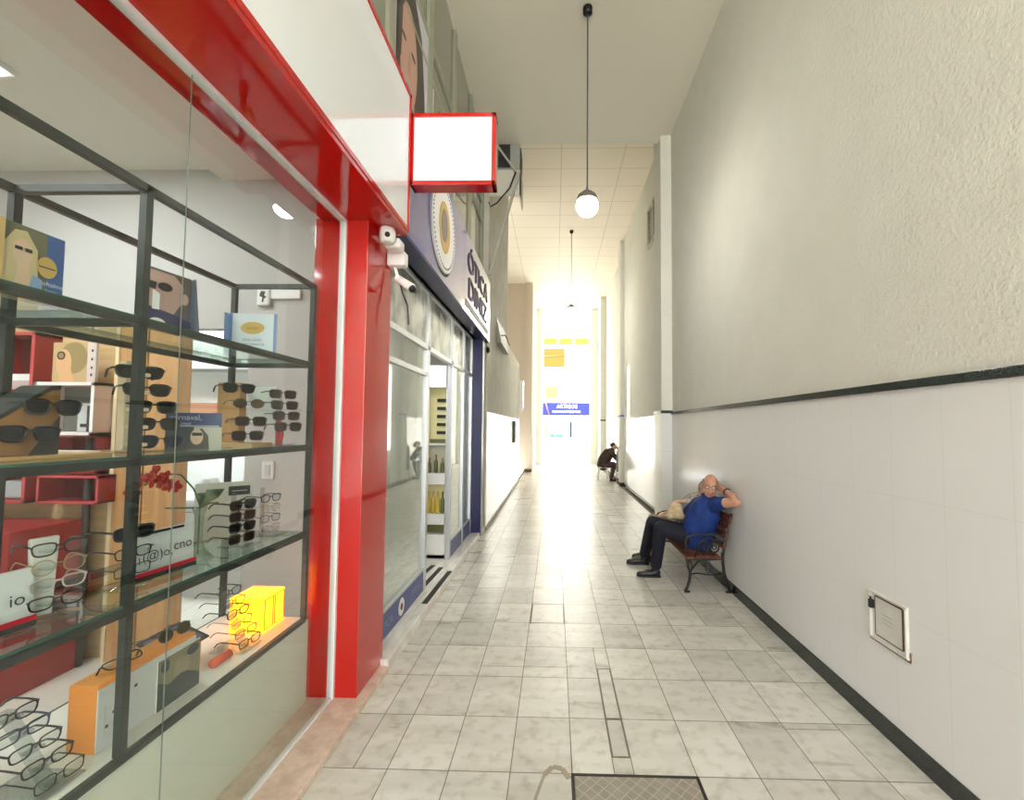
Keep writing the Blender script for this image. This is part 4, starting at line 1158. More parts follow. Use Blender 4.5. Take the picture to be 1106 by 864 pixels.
# second shelf right end: white card stand with four sunglasses
t = thing('card_stand', 'white and red card stand of four sunglasses at the right end of the second shelf', 'display stand', (-1.6, 2.42, Z2))
b = MB(); b.box((-1.76, 2.46, 1.665), (-1.60, 2.468, 1.875)); b.build('white_card', M_white, t)
b = MB(); b.prism([(0, 0), (.035, 0), (.045, .06), (.03, .12), (0, .20)], (-1.585, 2.44, Z2), (1, 0, 0), (0, 0, 1), -.008); b.build('red_flag', mat('card_red'), t)
b = MB(); b.box((-1.60, 2.40, Z2), (-1.50, 2.50, Z2 + .008)); b.box((-1.565, 2.43, Z2), (-1.555, 2.445, 1.85)); b.build('acrylic_post', M_acryl, t)
for k in range(4):
    z = 1.645 + .062 * k
    glasses((S_sunb, S_sunb, S_sunb, S_sunb)[k], (-1.525 - .012 * k, 2.46, z), (0, 0, .95), '%s sunglasses on the white card stand at the right end of the second shelf' % ['lowest', 'second lowest', 'second highest', 'topmost'][k], 'sunglasses on the white card stand')

# ------------------------------------------------------------------ cards
M_pblue = mat('print_blue', (52, 92, 164), .35); M_pblue2 = mat('print_light_blue', (134, 168, 220), .35); M_pyel = mat('print_yellow', (204, 170, 92), .4)
M_pblond = mat('print_blond', (206, 190, 146), .4); M_pface = mat('print_face', (222, 190, 164), .4); M_pdark = mat('print_dark', (52, 52, 50), .4)
M_ptxt = mat('print_text_white', (226, 230, 236), .4); M_pdkhair = mat('print_brown_hair', (84, 74, 66), .4)
card = thing('folded_card', 'blue folded advert card of a blonde woman in glasses on the top shelf', 'card', (-1.66, 1.34, Z3))
b = MB()
b.box((-1.655, 1.115, Z3), (-1.65, 1.40, Z3 + .235))
o_, u_, v_ = (-1.65, 1.115, Z3), (0, 1, 0), (0, 0, 1)
print_on(b, [(1, rect2(0, .285, 0, .235)), (2, rect2(.10, .235, 0, .235)), (3, [(.10, .0), (.12, .16), (.15, .215), (.18, .22), (.21, .17), (.215, .06), (.2, .0)]), (4, ell2(.172, .15, .026, .044)), (4, [(.15, 0), (.2, 0), (.19, .11), (.16, .11)]),
             (5, [(.18, 0), (.225, 0), (.225, .08), (.20, .09)]), (6, rect2(.150, .169, .155, .166)), (6, rect2(.175, .194, .155, .166)), (7, ell2(.235, .125, .028, .034)), (6, rect2(.212, .258, .122, .126))], o_, u_, v_)
add_text(b, 'oftalmo', .020, (-1.6435, 1.368, Z3 + .072), u_, v_, 8); add_text(b, 'lentes', .014, (-1.6435, 1.362, Z3 + .05), u_, v_, 8)
b.build('front', [M_white, M_pblue, mat('print_forest', (104, 104, 78), .4), M_pblond, M_pface, M_pblue2, M_pdark, M_pyel, M_ptxt], card)
b = MB(); b.prism([(0, 0), (-.05, 0), (-.05, .225), (0, .235)], (-1.655, 1.402, Z3), (1, 0, 0), (0, 0, 1), -.004); b.build('side_fold', M_pblue2, card)
b = MB(); b.prism([(1.0, Z3), (1.235, Z3), (1.235, Z3 + .235), (1.0, Z3 + .25)], (-1.64, 0, 0), (0, 1, 0), (0, 0, 1), -.004); b.build('yellow_panel', mat('print_gold_panel', (206, 172, 110), .4), card)

card = thing('photo_card', 'tall photo card of a man in dark sunglasses on the top shelf', 'card', (-1.60, 1.735, Z3), rot=(0, 0, R90 - .35))
b = MB()
def lc(poly): return poly
b.prism([(-.085, 0), (.105, 0), (.082, .245), (-.085, .255)], (0, 0, 0), (1, 0, 0), (0, 0, 1), -.006)
print_on(b, [(1, [(-.085, 0), (.105, 0), (.082, .245), (-.085, .255)]), (2, [(-.06, .09), (.075, .09), (.078, .24), (-.07, .25)]), (3, [(-.075, .10), (-.05, .07), (.02, .075), (.05, .13), (.055, .20), (.02, .24), (-.08, .245)]),
             (3, ell2(.06, .15, .014, .024)), (4, [(-.08, .17), (-.045, .165), (-.04, .195), (-.08, .20)]), (4, ell2(-.012, .183, .026, .018)), (5, [(-.085, 0), (.105, 0), (.10, .05), (.03, .075), (-.085, .10)]), (6, ell2(-.035, .03, .03, .022)),
             (7, [(-.055, .085), (-.03, .085), (-.03, .15), (-.055, .165)])], (0, -.006, 0), (1, 0, 0), (0, 0, 1))
b.build('front', [M_white, mat('print_plum_grey', (96, 92, 110), .2), M_pdkhair, mat('print_face_grey', (190, 158, 150), .2), M_black, mat('print_indigo', (58, 56, 104), .2), M_white, mat('print_highlight', (236, 238, 240), .2)], card, world=False)
b = MB(); b.prism([(.085, 0), (.105, 0), (.083, .243)], (0, .001, 0), (1, 0, 0), (0, 0, 1), .04); b.build('back_strut', mat('strut_blue_grey', (92, 104, 126), .4), card, world=False)

card = thing('logo_card', 'white card with yellow oval and blue edges at the right of the top shelf', 'card', (-1.66, 2.33, Z3), rot=(0, 0, .10))
b = MB()
b.box((-.125, 0, 0), (.125, .006, .235))
print_on(b, [(1, rect2(-.125, -.106, 0, .235)), (2, rect2(-.106, .11, 0, .235)), (1, rect2(.11, .125, 0, .235)), (3, ell2(.0, .155, .062, .034))], (0, 0, 0), (1, 0, 0), (0, 0, 1))
add_text(b, 'lentes', .026, (0, -.0032, .155), (1, 0, 0), (0, 0, 1), 4)
add_text(b, 'MAIS LEVES', .022, (0, -.0032, .088), (1, 0, 0), (0, 0, 1), 5, sx=.9); add_text(b, 'COM GARANTIA', .020, (0, -.0032, .064), (1, 0, 0), (0, 0, 1), 5, sx=.85)
b.build('front', [M_white, mat('print_sky', (120, 150, 206), .4), mat('print_pale_blue', (222, 232, 240), .35), M_pyel, mat('print_ochre_text', (140, 110, 50), .5), mat('print_slate_text', (96, 112, 140), .5)], card, world=False)
b = MB(); b.prism([(-.122, 0), (-.122, .23), (-.122 + .001, .0)], (0, .006, 0), (1, 0, 0), (0, 0, 1), .05); b.build('strut', M_pblue2, card, world=False)

card = thing('photo_card', 'dark blue card with a photo of a woman in sunglasses on the second shelf', 'card', (-1.66, 1.97, Z2), rot=(0, 0, .42))
b = MB()
b.box((-.105, 0, 0), (.105, .006, .165))
print_on(b, [(1, rect2(-.105, .105, .10, .165)), (2, rect2(-.105, .0, 0, .10)), (3, rect2(.0, .105, 0, .10)), (4, [(-.03, .0), (.06, 0), (.055, .06), (.03, .095), (.0, .08)]), (5, ell2(.012, .055, .024, .036)), (6, rect2(-.006, .032, .06, .074)), (7, rect2(-.095, .095, .103, .107))], (0, 0, 0), (1, 0, 0), (0, 0, 1))
add_text(b, 'carnaval,', .034, (-.03, -.005, .143), (1, 0, 0), (0, 0, 1), 7); add_text(b, 'nas lentes', .02, (-.05, -.005, .116), (1, 0, 0), (0, 0, 1), 7)
b.build('front', [M_white, mat('print_deep_blue', (48, 62, 104), .35), mat('print_dark_teal', (52, 66, 66), .35), mat('print_pale_grey', (190, 188, 174), .4), M_pdkhair, M_pface, M_black, mat('print_dim_white', (190, 198, 214), .4)], card, world=False)
b = MB(); b.prism([(0, 0), (.05, 0), (0, .12)], (.0, .006, 0), (0, 1, 0), (0, 0, 1), .004); b.build('strut', M_white, card, world=False)

# third shelf: white brand cards with red and black foot
M_fred = mat('foot_red', (196, 24, 50), .4)
def foot_card(label, loc, rot, wd_, hh, texts, top=False):
    c = thing('brand_card', label, 'card', loc, rot=rot)
    b = MB(); b.prism([(-wd_, 0), (wd_, 0), (wd_, hh), (-wd_, hh)], (0, 0, 0), (1, 0, 0), (0, 0, 1), -.012)
    print_on(b, [(1, rect2(-wd_, wd_, 0, .018)), (2, rect2(-wd_, wd_, .018, .034))] + ([(1, rect2(-wd_, wd_ * .6, hh - .01, hh))] if top else []), (0, -.012, 0), (1, 0, 0), (0, 0, 1))
    for s__, sz, x, z in texts: add_text(b, s__, sz, (x, -.0135, z), (1, 0, 0), (0, 0, 1), 1)
    if top:
        for a0 in (1.2,):
            pass
        b.tube([(-.040 + .034 * math.cos(a_), -.0135, .10 + .034 * math.sin(a_)) for a_ in [PI * .55 + k * .1 for k in range(10)]], .0016, 6, 1)
    b.build('panel', [mat('card_cool_white', (214, 218, 220), .35), M_black, M_fred], c, world=False)
    b = MB(); b.prism([(0, 0), (.045, 0), (0, hh * .7)], (0, 0, 0), (0, 1, 0), (0, 0, 1), .004); b.build('strut', M_white, c, world=False)
foot_card('white card with circled lettering over a red and black foot, right of the middle post', (-1.60, 1.775, Z1), (-.06, 0, R90 - .12), .135, .185, [('(@)o,', .05, -.03, .09), ('cno', .055, .075, .105), ('1', .04, -.10, .08)], True)
foot_card('white card over a red and black foot at the far left of the third shelf', (-1.60, 1.19, Z1), (-.06, 0, R90 - .12), .13, .175, [('io', .05, .085, .09)])

# black labelled white card behind the rack
card = thing('label_card', 'tall white card with a black label behind the orchid vase', 'card', (-1.80, 2.36, Z1), rot=(0, 0, .80))
b = MB(); b.box((-.13, 0, 0), (.13, .006, .30)); print_on(b, [(1, rect2(.015, .115, .225, .275)), (2, rect2(.03, .10, .247, .251))], (0, 0, 0), (1, 0, 0), (0, 0, 1))
b.build('panel', [mat('card_warm_white', (218, 214, 208), .4), M_black, M_white], card, world=False)
b = MB(); b.prism([(0, 0), (.05, 0), (0, .2)], (0, .006, 0), (0, 1, 0), (0, 0, 1), .004); b.build('strut', M_white, card, world=False)

# vase with red orchid
vs_ = thing('flower_vase', 'flared clear glass vase with a red orchid spray on the third shelf', 'vase', (-1.63, 1.985, Z1))
b = MB(); b.lathe([(.062, 0), (.060, .006), (.030, .03), (.017, .08), (.015, .14), (.019, .20), (.030, .235)], (-1.63, 1.985, Z1), 24); b.build('glass', glass('vase_glass', (226, 234, 228), .06), vs_)
M_leaf = mat('leaf_green', (62, 78, 52), .5); M_stem = mat('stem_green', (88, 98, 62), .6); M_petal = mat('orchid_red', (176, 22, 22), .5)
b = MB(); b.tube([(-1.63, 1.985, 1.06), (-1.63, 1.985, 1.28), (-1.64, 1.96, 1.36), (-1.66, 1.91, 1.43), (-1.68, 1.84, 1.44), (-1.69, 1.77, 1.40)], .0035, 6); b.tube([(-1.63, 1.985, 1.27), (-1.65, 1.90, 1.285), (-1.66, 1.84, 1.295)], .004, 6); b.tube([(-1.63, 1.985, 1.27), (-1.62, 2.03, 1.285), (-1.61, 2.07, 1.28)], .004, 6); b.build('stem', M_stem, vs_)
b = MB()
for (p, q, w_) in (((-1.63, 1.985, 1.275), (-1.59, 2.08, 1.345), .034), ((-1.63, 1.985, 1.275), (-1.66, 2.06, 1.33), .03)):
    P = Vector(p); Q = Vector(q); d = Q - P; sd_ = d.cross(Vector((0.6, -.2, 1))).normalized() * w_
    mid = P + d * .5 + Vector((0, 0, .02))
    b.add([P, mid + sd_, Q, mid - sd_, mid + Vector((0, 0, .004))], [(0, 1, 4), (1, 2, 4), (2, 3, 4), (3, 0, 4)], 0, True)
lf = b.build('leaf', M_leaf, vs_); so_ = lf.modifiers.new('s', 'SOLIDIFY'); so_.thickness = .002
rnd = random.Random(3)
for k in range(9):
    y = 1.70 + .023 * k; z = 1.385 + .05 * math.sin((k + 1) * .33) + rnd.uniform(-.022, .022); x = -1.67 + rnd.uniform(-.03, .03)
    b = MB()
    for j in range(5):
        a_ = 2 * PI * j / 5 + rnd.random()
        rot = Euler((rnd.uniform(-.4, .4), a_, rnd.uniform(-.5, .5))).to_matrix()
        b.ell(Vector((x, y, z)) + rot @ Vector((0.017, 0, 0)), (.017, .004, .012), 8, 6, 0, rot)
    b.ell((x + .006, y, z), .006, 8, 6, 0)
    b.build('blossom', M_petal, vs_)

# bottom shelf: orange topped box with printed cards
ob = thing('display_box', 'long orange and white display box with printed card on the bottom shelf', 'box', (-1.58, 1.72, Z0))
b = MB(); b.box((-1.635, 1.475, Z0), (-1.535, 1.875, .768)); b.build('body', mat('orange_card', (232, 142, 52), .5), ob, bevel=.003)
b = MB(); b.box((-1.535, 1.475, Z0 + .002), (-1.531, 1.875, .752))
print_on(b, [(1, ell2(.10, .20, .006, .005)), (1, ell2(.07, .16, .006, .005)), (1, ell2(.055, .11, .007, .006)), (1, ell2(.095, .11, .006, .005)), (1, ell2(.03, .075, .006, .006)), (1, ell2(.13, .155, .007, .006)), (2, rect2(.02, .022, .05, .15)), (2, rect2(.09, .0915, .12, .19)), (2, rect2(.05, .0515, .06, .11))], (-1.531, 1.475, Z0), (0, 1, 0), (0, 0, 1))
b.build('white_front', [mat('card_grey_white'), M_pdark, mat('print_string', (196, 170, 150), .6)], ob)
b = MB(); b.box((-1.53, 1.69, Z0), (-1.524, 1.89, .735)); print_on(b, [(1, rect2(0, .2, .0, .19)), (2, [(0, 0), (.2, 0), (.2, .05), (.12, .10), (.05, .08), (0, .11)]), (3, [(.07, .10), (.14, .09), (.15, .15), (.08, .16)]), (2, ell2(.03, .16, .02, .025)), (2, ell2(.16, .165, .03, .02))], (-1.524, 1.69, Z0), (0, 1, 0), (0, 0, 1))
b.build('photo_print', [M_white, mat('print_khaki', (132, 128, 104), .4), mat('print_dark_teal'), mat('print_tan_grey', (150, 140, 116), .4)], ob)
glasses(S_bold, (-1.575, 1.60, .790), (-1.1, 0, R90 - .1), 'black spectacles lying on the orange box', 'eyewear on the orange box')
glasses(S_round_sun, (-1.56, 1.80, .80), (-.25, 0, R90 - .05), 'round olive sunglasses standing on the orange box', 'eyewear on the orange box')
b = MB(); b.prism([(0, 0), (.12, 0), (.12, .10), (.0, .155)], (-1.76, 1.91, Z0), (1, 0, 0), (0, 0, 1), -.13); tag(b.build('card_wedge', mat('peach_card', (228, 172, 120), .5), bevel=.002), 'peach wedge shaped card block between the orange box and the yellow box', 'block')
b = MB(); b.box((-.08, -.11, 0), (.08, .11, .008)); b.box((-.065, -.095, .008), (.065, .095, .0095), 1)
tb = tag(b.build('tablet_case', [M_pdark, mat('tablet_blue_grey', (96, 106, 128), .3)], bevel=.002), 'dark flat case leaning on the peach wedge', 'case'); tb.location = (-1.715, 1.975, .675); tb.rotation_euler = (0, .40, 0)
b = MB(); b.tube([(-1.555, 2.0, Z0 + .02), (-1.55, 2.10, Z0 + .02)], .02, 12); tag(b.build('cleaning_cloth_roll', mat('orange_red_roll', (220, 96, 60), .6)), 'small orange red roll lying on the bottom shelf by the photo print', 'roll')

# glowing yellow box
M_glow = mat('glowing_yellow', (240, 190, 20), .4, emit=(255, 138, 0), estr=5.0)
yb_ = thing('light_box', 'glowing yellow cube lamp at the right end of the bottom shelf', 'lamp', (-1.64, 2.37, Z0))
b = MB(); b.box((-1.73, 2.33, Z0), (-1.545, 2.515, .728)); b.build('body', M_glow, yb_, bevel=.004)
b = MB()
for (ya, yb2) in ((2.34, 2.41), (2.425, 2.505)):
    for p, q in (((ya, .56), (ya, .715)), ((yb2, .56), (yb2, .715)), ((ya, .715), (yb2, .715)), ((ya, .56), (yb2, .56))): b.bar((-1.5445, p[0], p[1]), (-1.5445, q[0], q[1]), .006, .003)
b.build('frame_lines', mat('amber_lines', (176, 120, 10), .6), yb_)
# ------------------------------------------------------------------ bench
M_iron = mat('black_cast_iron', (24, 24, 24), .55, bump=.2, bscale=80)
M_slat = mat('worn_red_brown_slat', (126, 66, 42), .6, rgb2=(70, 36, 24), vscale=14, stretch=(4, 1, 4))
YB0, YB1 = 4.47, 5.78
bn = thing('park_bench', 'park bench with worn red brown slats and black scrolled iron ends against the right wall', 'bench', (1.56, 5.1, 0))
b = MB()
for x, z in ((1.375, .352), (1.462, .362), (1.549, .362), (1.636, .357)):
    b.box((x - .037, YB0, z - .013), (x + .037, YB1, z + .013))
b.build('seat', M_slat, bn, bevel=.004)
b = MB()
for k, (x, z) in enumerate(((1.703, .475), (1.728, .572), (1.752, .668), (1.772, .75))):
    b.bar((x, YB0 - .01, z), (x, YB1 + .01, z), .022, .056, up=(.25, 0, 1))
b.build('backrest', M_slat, bn, bevel=.004)
def end_frame(y):
    b = MB()
    def cv(pts, r=.014):
        b.tube([(px, y, pz) for px, pz in pts], r, 8)
    cv([(1.345, .345), (1.352, .27), (1.378, .20), (1.368, .12), (1.343, .05), (1.325, .012)], [.015, .015, .016, .015, .015, .018])
    cv([(1.318, .012), (1.345, .014), (1.372, .010)], [.014, .012, .01])
    cv([(1.70, .40), (1.705, .30), (1.715, .20), (1.745, .10), (1.772, .012)], [.016, .016, .015, .015, .018])
    cv([(1.73, .012), (1.76, .014), (1.782, .010)], [.010, .012, .014])
    cv([(1.34, .345), (1.45, .335), (1.58, .335), (1.70, .345)], .014)
    cv([(1.70, .345), (1.716, .46), (1.742, .58), (1.775, .70), (1.797, .79)], [.016, .015, .014, .013, .015])
    fr = b.build('iron_end_frame', M_iron, bn)
    b = MB()
    cv([(1.742, .555), (1.66, .575), (1.53, .582), (1.41, .575), (1.345, .548), (1.328, .50), (1.335, .44), (1.352, .37)], .011)
    b.build('armrest', M_iron, fr)
    b = MB()
    cv([(1.372, .185), (1.44, .195), (1.56, .180), (1.70, .195)], .008)
    cv([(1.385, .22), (1.42, .27), (1.47, .33)], .009); cv([(1.362, .34), (1.395, .28), (1.385, .21)], .007)
    for cx, cz, r_ in ((1.51, .455, .052), (1.62, .455, .045), (1.555, .262, .0)):
        if r_:
            b.tube([(cx + r_ * math.cos(2 * PI * k / 18), y, cz + r_ * 1.1 * math.sin(2 * PI * k / 18)) for k in range(18)], .008, 6, closed=True)
            b.tube([(cx + r_ * .45 * math.cos(2 * PI * k / 12), y, cz + r_ * .45 * math.sin(2 * PI * k / 12)) for k in range(12)], .006, 6, closed=True)
    b.tube([(1.555, y, .335), (1.52, y, .265), (1.555, y, .19), (1.59, y, .265)], .008, 6, closed=True)
    cv([(1.43, .37), (1.47, .50), (1.55, .545), (1.64, .525), (1.715, .50)], .008)
    b.build('scrollwork', M_iron, fr)
end_frame(4.50); end_frame(5.75)

# ------------------------------------------------------------------ people
def lerp(a, b_, t): return Vector(a) * (1 - t) + Vector(b_) * t
def chain(mb, pts, m=0, n=16):
    for (p, r), (q, s__) in zip(pts[:-1], pts[1:]):
        mb.cone(p, q, r, s__, n, m)
def head(mb, c, R, s_=1.0):
    c = Vector(c)
    def E(p, r): mb.ell(c + R @ (Vector(p) * s_), tuple(x * s_ for x in r), 18, 12, 0, R)
    E((0, .012, .032), (.074, .092, .084)); E((0, -.020, -.030), (.062, .068, .084)); E((0, -.036, -.078), (.044, .044, .038))
    E((0, -.076, .018), (.048, .016, .012))
    for x in (-1, 1):
        E((x * .076, .012, -.012), (.010, .021, .032)); E((x * .034, -.068, -.034), (.023, .020, .022)); E((x * .012, -.095, -.032), (.009, .011, .009))
    mb.cone(c + R @ (Vector((0, -.084, .008)) * s_), c + R @ (Vector((0, -.108, -.026)) * s_), .009 * s_, .013 * s_)
    E((0, -.085, -.063), (.026, .012, .007)); E((0, -.082, -.076), (.022, .012, .008))
def hand(mb, wrist, d, n, side=1, curl=.5):
    """palm, four fingers and a thumb; d points along the hand, n out of the palm"""
    W = Vector(wrist); d = Vector(d).normalized(); n = Vector(n); n = (n - d * n.dot(d)).normalized(); l = d.cross(n) * side
    mb.cone(W, W + d * .03, .023, .024, 12)
    for k, (o, ln) in enumerate(((-.030, .070), (-.010, .078), (.010, .073), (.029, .056))):
        K = W + d * (.088 - .006 * abs(k - 1.2)) + l * o
        mb.cone(W + d * .012 + l * o * .55, K, .014, .0105, 10)
        p = K; dd = d.copy()
        for j, f in enumerate((.44, .32, .24)):
            a = curl * (0.55, .8, .6)[j]
            dd = (dd * math.cos(a) + n * math.sin(a)).normalized() if j == 0 else (dd * math.cos(a) + (n * dd.dot(d) - d * dd.dot(n)).normalized() * math.sin(a)).normalized()
            q = p + dd * ln * f
            mb.cone(p, q, .0092 - .0008 * j, .0086 - .0009 * j, 10); p = q
    T = W + d * .025 - l * .024
    q = T + (d * .6 - l * .7 + n * .35).normalized() * .042
    mb.cone(T, q, .014, .0105, 10)
    mb.cone(q, q + (d * .85 - l * .15 + n * .4).normalized() * .030, .0105, .0085, 10)

def face_parts(root_, c, R, s_=1.0, glasses_m=None, hair_m=None, bald=True, lip=(150, 84, 76)):
    c = Vector(c)
    def P(p): return c + R @ (Vector(p) * s_)
    for x in (-1, 1):
        b = MB(); b.ell(P((x * .031, -.0845, .000)), .0085 * s_, 12, 8); e = b.build('eye', mat('eye_white', (222, 216, 208), .3), root_)
        b = MB(); b.ell(P((x * .031, -.0895, .000)), (.0045 * s_, .004 * s_, .0045 * s_), 10, 6, 0, R); b.build('iris', M_black, e)
        b = MB(); b.tube([P((x * .014, -.0945, .016)), P((x * .032, -.0955, .021)), P((x * .05, -.086, .015))], .0035 * s_, 6); b.build('eyebrow', mat('brow_grey', (120, 104, 92), .8), root_)
    b = MB(); b.tube([P((-.025, -.087, -.064)), P((-.012, -.0955, -.069)), P((.012, -.0955, -.069)), P((.025, -.087, -.064))], .0035 * s_, 6); b.build('mouth', mat('lips', lip, .5), root_)
    if glasses_m:
        b = MB()
        for x in (-1, 1):
            b.tube([P((x * .033 + .024 * math.cos(2 * PI * k / 20), -.105, .0 + .017 * math.sin(2 * PI * k / 20))) for k in range(20)], .0018, 6, closed=True)
            b.tube([P((x * .057, -.105, .004)), P((x * .072, -.09, .006)), P((x * .082, .01, .004))], .0018, 6)
        b.tube([P((-.009, -.105, .003)), P((0, -.109, .006)), P((.009, -.105, .003))], .0018, 6)
        b.build('spectacles', glasses_m, root_)
    if hair_m:
        b = MB(); rnd = random.Random(5)
        # short hair: shell over sides and back, open above the forehead
        n_, k_ = 28, 12
        vs = []; fs = []
        for i in range(k_ + 1):
            t = (.42 if bald else .06) * PI + i * (PI * (.70 - (.42 if bald else .06)) / k_)
            for j in range(n_ + 1):
                a = PI * (-.18) + j * PI * 1.36 / n_ if bald else PI * (-.30) + j * PI * 1.6 / n_
                r_ = 1.045 + rnd.uniform(-.008, .008)
                v = Vector((.076 * r_ * math.sin(t) * math.cos(a), .012 + .094 * r_ * math.sin(t) * math.sin(a), .032 + .088 * r_ * math.cos(t)))
                vs.append(P(v))
        for i in range(k_):
            for j in range(n_):
                fs.append((i * (n_ + 1) + j, i * (n_ + 1) + j + 1, (i + 1) * (n_ + 1) + j + 1, (i + 1) * (n_ + 1) + j))
        b.add(vs, fs, 0, True)
        h_ = b.build('hair', hair_m, root_); s2_ = h_.modifiers.new('s', 'SOLIDIFY'); s2_.thickness = .008; s2_.offset = 0

def shoe(root_, heel, toe, m, name='shoe'):
    heel = Vector(heel); toe = Vector(toe); d = (toe - heel); L_ = d.length; d.normalize(); l = Vector((-d.y, d.x, 0))
    b = MB()
    rot = Matrix((d, l, Vector((0, 0, 1)))).transposed()
    b.ell(heel + d * .05 + Vector((0, 0, .045)), (.055, .038, .045), 16, 10, 0, rot)
    b.ell(heel + d * L_ * .5 + Vector((0, 0, .038)), (L_ * .36, .042, .036), 16, 10, 0, rot)
    b.ell(heel + d * (L_ - .06) + Vector((0, 0, .030)), (.062, .046, .030), 16, 10, 0, rot)
    b.cone(heel + d * .06 + Vector((0, 0, .05)), heel + d * .055 + Vector((0, 0, .11)), .042, .040)
    o = blob(b, name, m, root_, .007, 5)
    b = MB()
    pts = [heel + d * t_ * L_ + l * w_ for t_, w_ in ((.0, .028), (.3, .036), (.7, .046), (.95, .030), (1.0, 0), (.95, -.030), (.7, -.044), (.3, -.036), (.0, -.028), (-.02, 0))]
    b.add([p + Vector((0, 0, .0)) for p in pts] + [p + Vector((0, 0, .018)) for p in pts], [tuple(range(9, -1, -1)), tuple(range(10, 20))] + [(i, (i + 1) % 10, (i + 1) % 10 + 10, i + 10) for i in range(10)])
    b.build('sole', M_black, o)
    return o

M_skin = mat('tan_skin', (204, 156, 130), .5, rgb2=(188, 134, 110), vscale=9)
M_skin2 = mat('pale_skin', (206, 160, 134), .5)
M_polo = mat('royal_blue_polo', (18, 54, 128), .8, rgb2=(12, 38, 100), vscale=10)
M_navyp = mat('navy_trousers', (16, 19, 36), .85, var=.2, vscale=10)
M_shoe = mat('black_leather', (28, 28, 30), .35)

# man in blue
g = 4.66
p1_ = thing('person', 'person in royal blue polo and navy trousers leaning back on the bench, hand behind head', 'person', (1.5, 4.85, 0))
HC = Vector((1.615, 4.59, 1.062)); HR = Euler((math.radians(4), math.radians(6), math.radians(-17))).to_matrix()
b = MB()
head(b, HC, HR)
chain(b, [((1.622, 4.625, 1.01), .054), ((1.64, 4.66, .91), .058)])
chain(b, [((1.56, 4.82, .49), .13), ((1.57, 4.77, .64), .13), ((1.61, 4.69, .80), .13), ((1.64, 4.66, .89), .09)])
chain(b, [((1.665, 4.48, .90), .055), ((1.742, 4.262, .945), .044)]); chain(b, [((1.742, 4.262, .945), .044), ((1.748, 4.36, .985), .040), ((1.742, 4.49, 1.02), .028)])
hand(b, (1.742, 4.49, 1.02), (-.42, .85, .24), (-1, -.2, 0), 1, .3)
chain(b, [((1.57, 4.83, .84), .05), ((1.49, 4.93, .72), .042), ((1.44, 5.06, .655), .030)])
hand(b, (1.44, 5.06, .655), (-.25, .75, -.1), (.1, 0, -1), -1, .5)
for hip, knee, ank in (((1.53, 4.76, .475), (1.165, 4.86, .565), (1.135, 4.965, .115)), ((1.53, 4.93, .475), (1.14, 5.14, .565), (1.10, 5.40, .115))):
    chain(b, [(hip, .07), (knee, .045), (lerp(knee, ank, .35), .042), (ank, .032)])
    chain(b, [(ank, .032), (Vector(ank) + Vector((-.03, 0, -.072)), .024), (Vector(ank) + Vector((-.11, .01, -.085)), .016)])
blob(b, 'body', M_skin, p1_, .0065, 3)
# polo shirt
b = MB()
chain(b, [((1.555, 4.80, .47), .165), ((1.555, 4.77, .60), .172), ((1.59, 4.71, .75), .165), ((1.63, 4.665, .855), .12), ((1.638, 4.655, .915), .07)])
chain(b, [((1.65, 4.60, .865), .085), ((1.667, 4.49, .893), .072), ((1.685, 4.425, .912), .064)])
chain(b, [((1.62, 4.72, .86), .09), ((1.565, 4.83, .835), .072), ((1.495, 4.925, .735), .062)])
sh_ = blob(b, 'polo_shirt', M_polo, p1_, .010, 5)
b = MB()
b.tube([(HC.x + .0 + .062 * math.cos(a_), 4.645 + .062 * math.sin(a_), .950 + .012 * math.sin(a_)) for a_ in [2 * PI * k / 20 for k in range(20)]], .014, 8, closed=True)
b.build('collar', mat('polo_collar', (18, 48, 116), .8), sh_)
# trousers
b = MB()
chain(b, [((1.56, 4.78, .47), .145), ((1.55, 4.90, .47), .145)])
for hip, knee, ank in (((1.52, 4.76, .475), (1.165, 4.86, .562), (1.14, 4.965, .13)), ((1.52, 4.93, .475), (1.14, 5.14, .562), (1.10, 5.40, .13))):
    chain(b, [(hip, .10), (knee, .075), (lerp(knee, ank, .3), .073), (ank, .062)])
blob(b, 'trousers', M_navyp, p1_, .010, 5)
shoe(p1_, (1.185, 4.955, 0), (.925, 4.985, 0), M_shoe)
shoe(p1_, (1.15, 5.40, 0), (.885, 5.43, 0), M_shoe)
face_parts(p1_, HC, HR, 1.0, mat('thin_metal_rim', (96, 70, 60), .3, metal=.5), mat('grey_hair', (150, 134, 122), .9), True)
b = MB(); wv = Vector((1.742, 4.475, 1.015)); wd_ = Vector((-.06, .95, .22)).normalized(); fx, fy = frame_of(wd_)
b.tube([wv + (fx * math.cos(a_) + fy * math.sin(a_)) * .031 for a_ in [2 * PI * k / 18 for k in range(18)]], .009, 8, closed=True)
wt = b.build('wristwatch', M_black, p1_)
b = MB(); b.ell(wv + Vector((-.005, -.03, -.005)) , (.015, .008, .015), 12, 8); b.build('watch_face', M_white, wt)

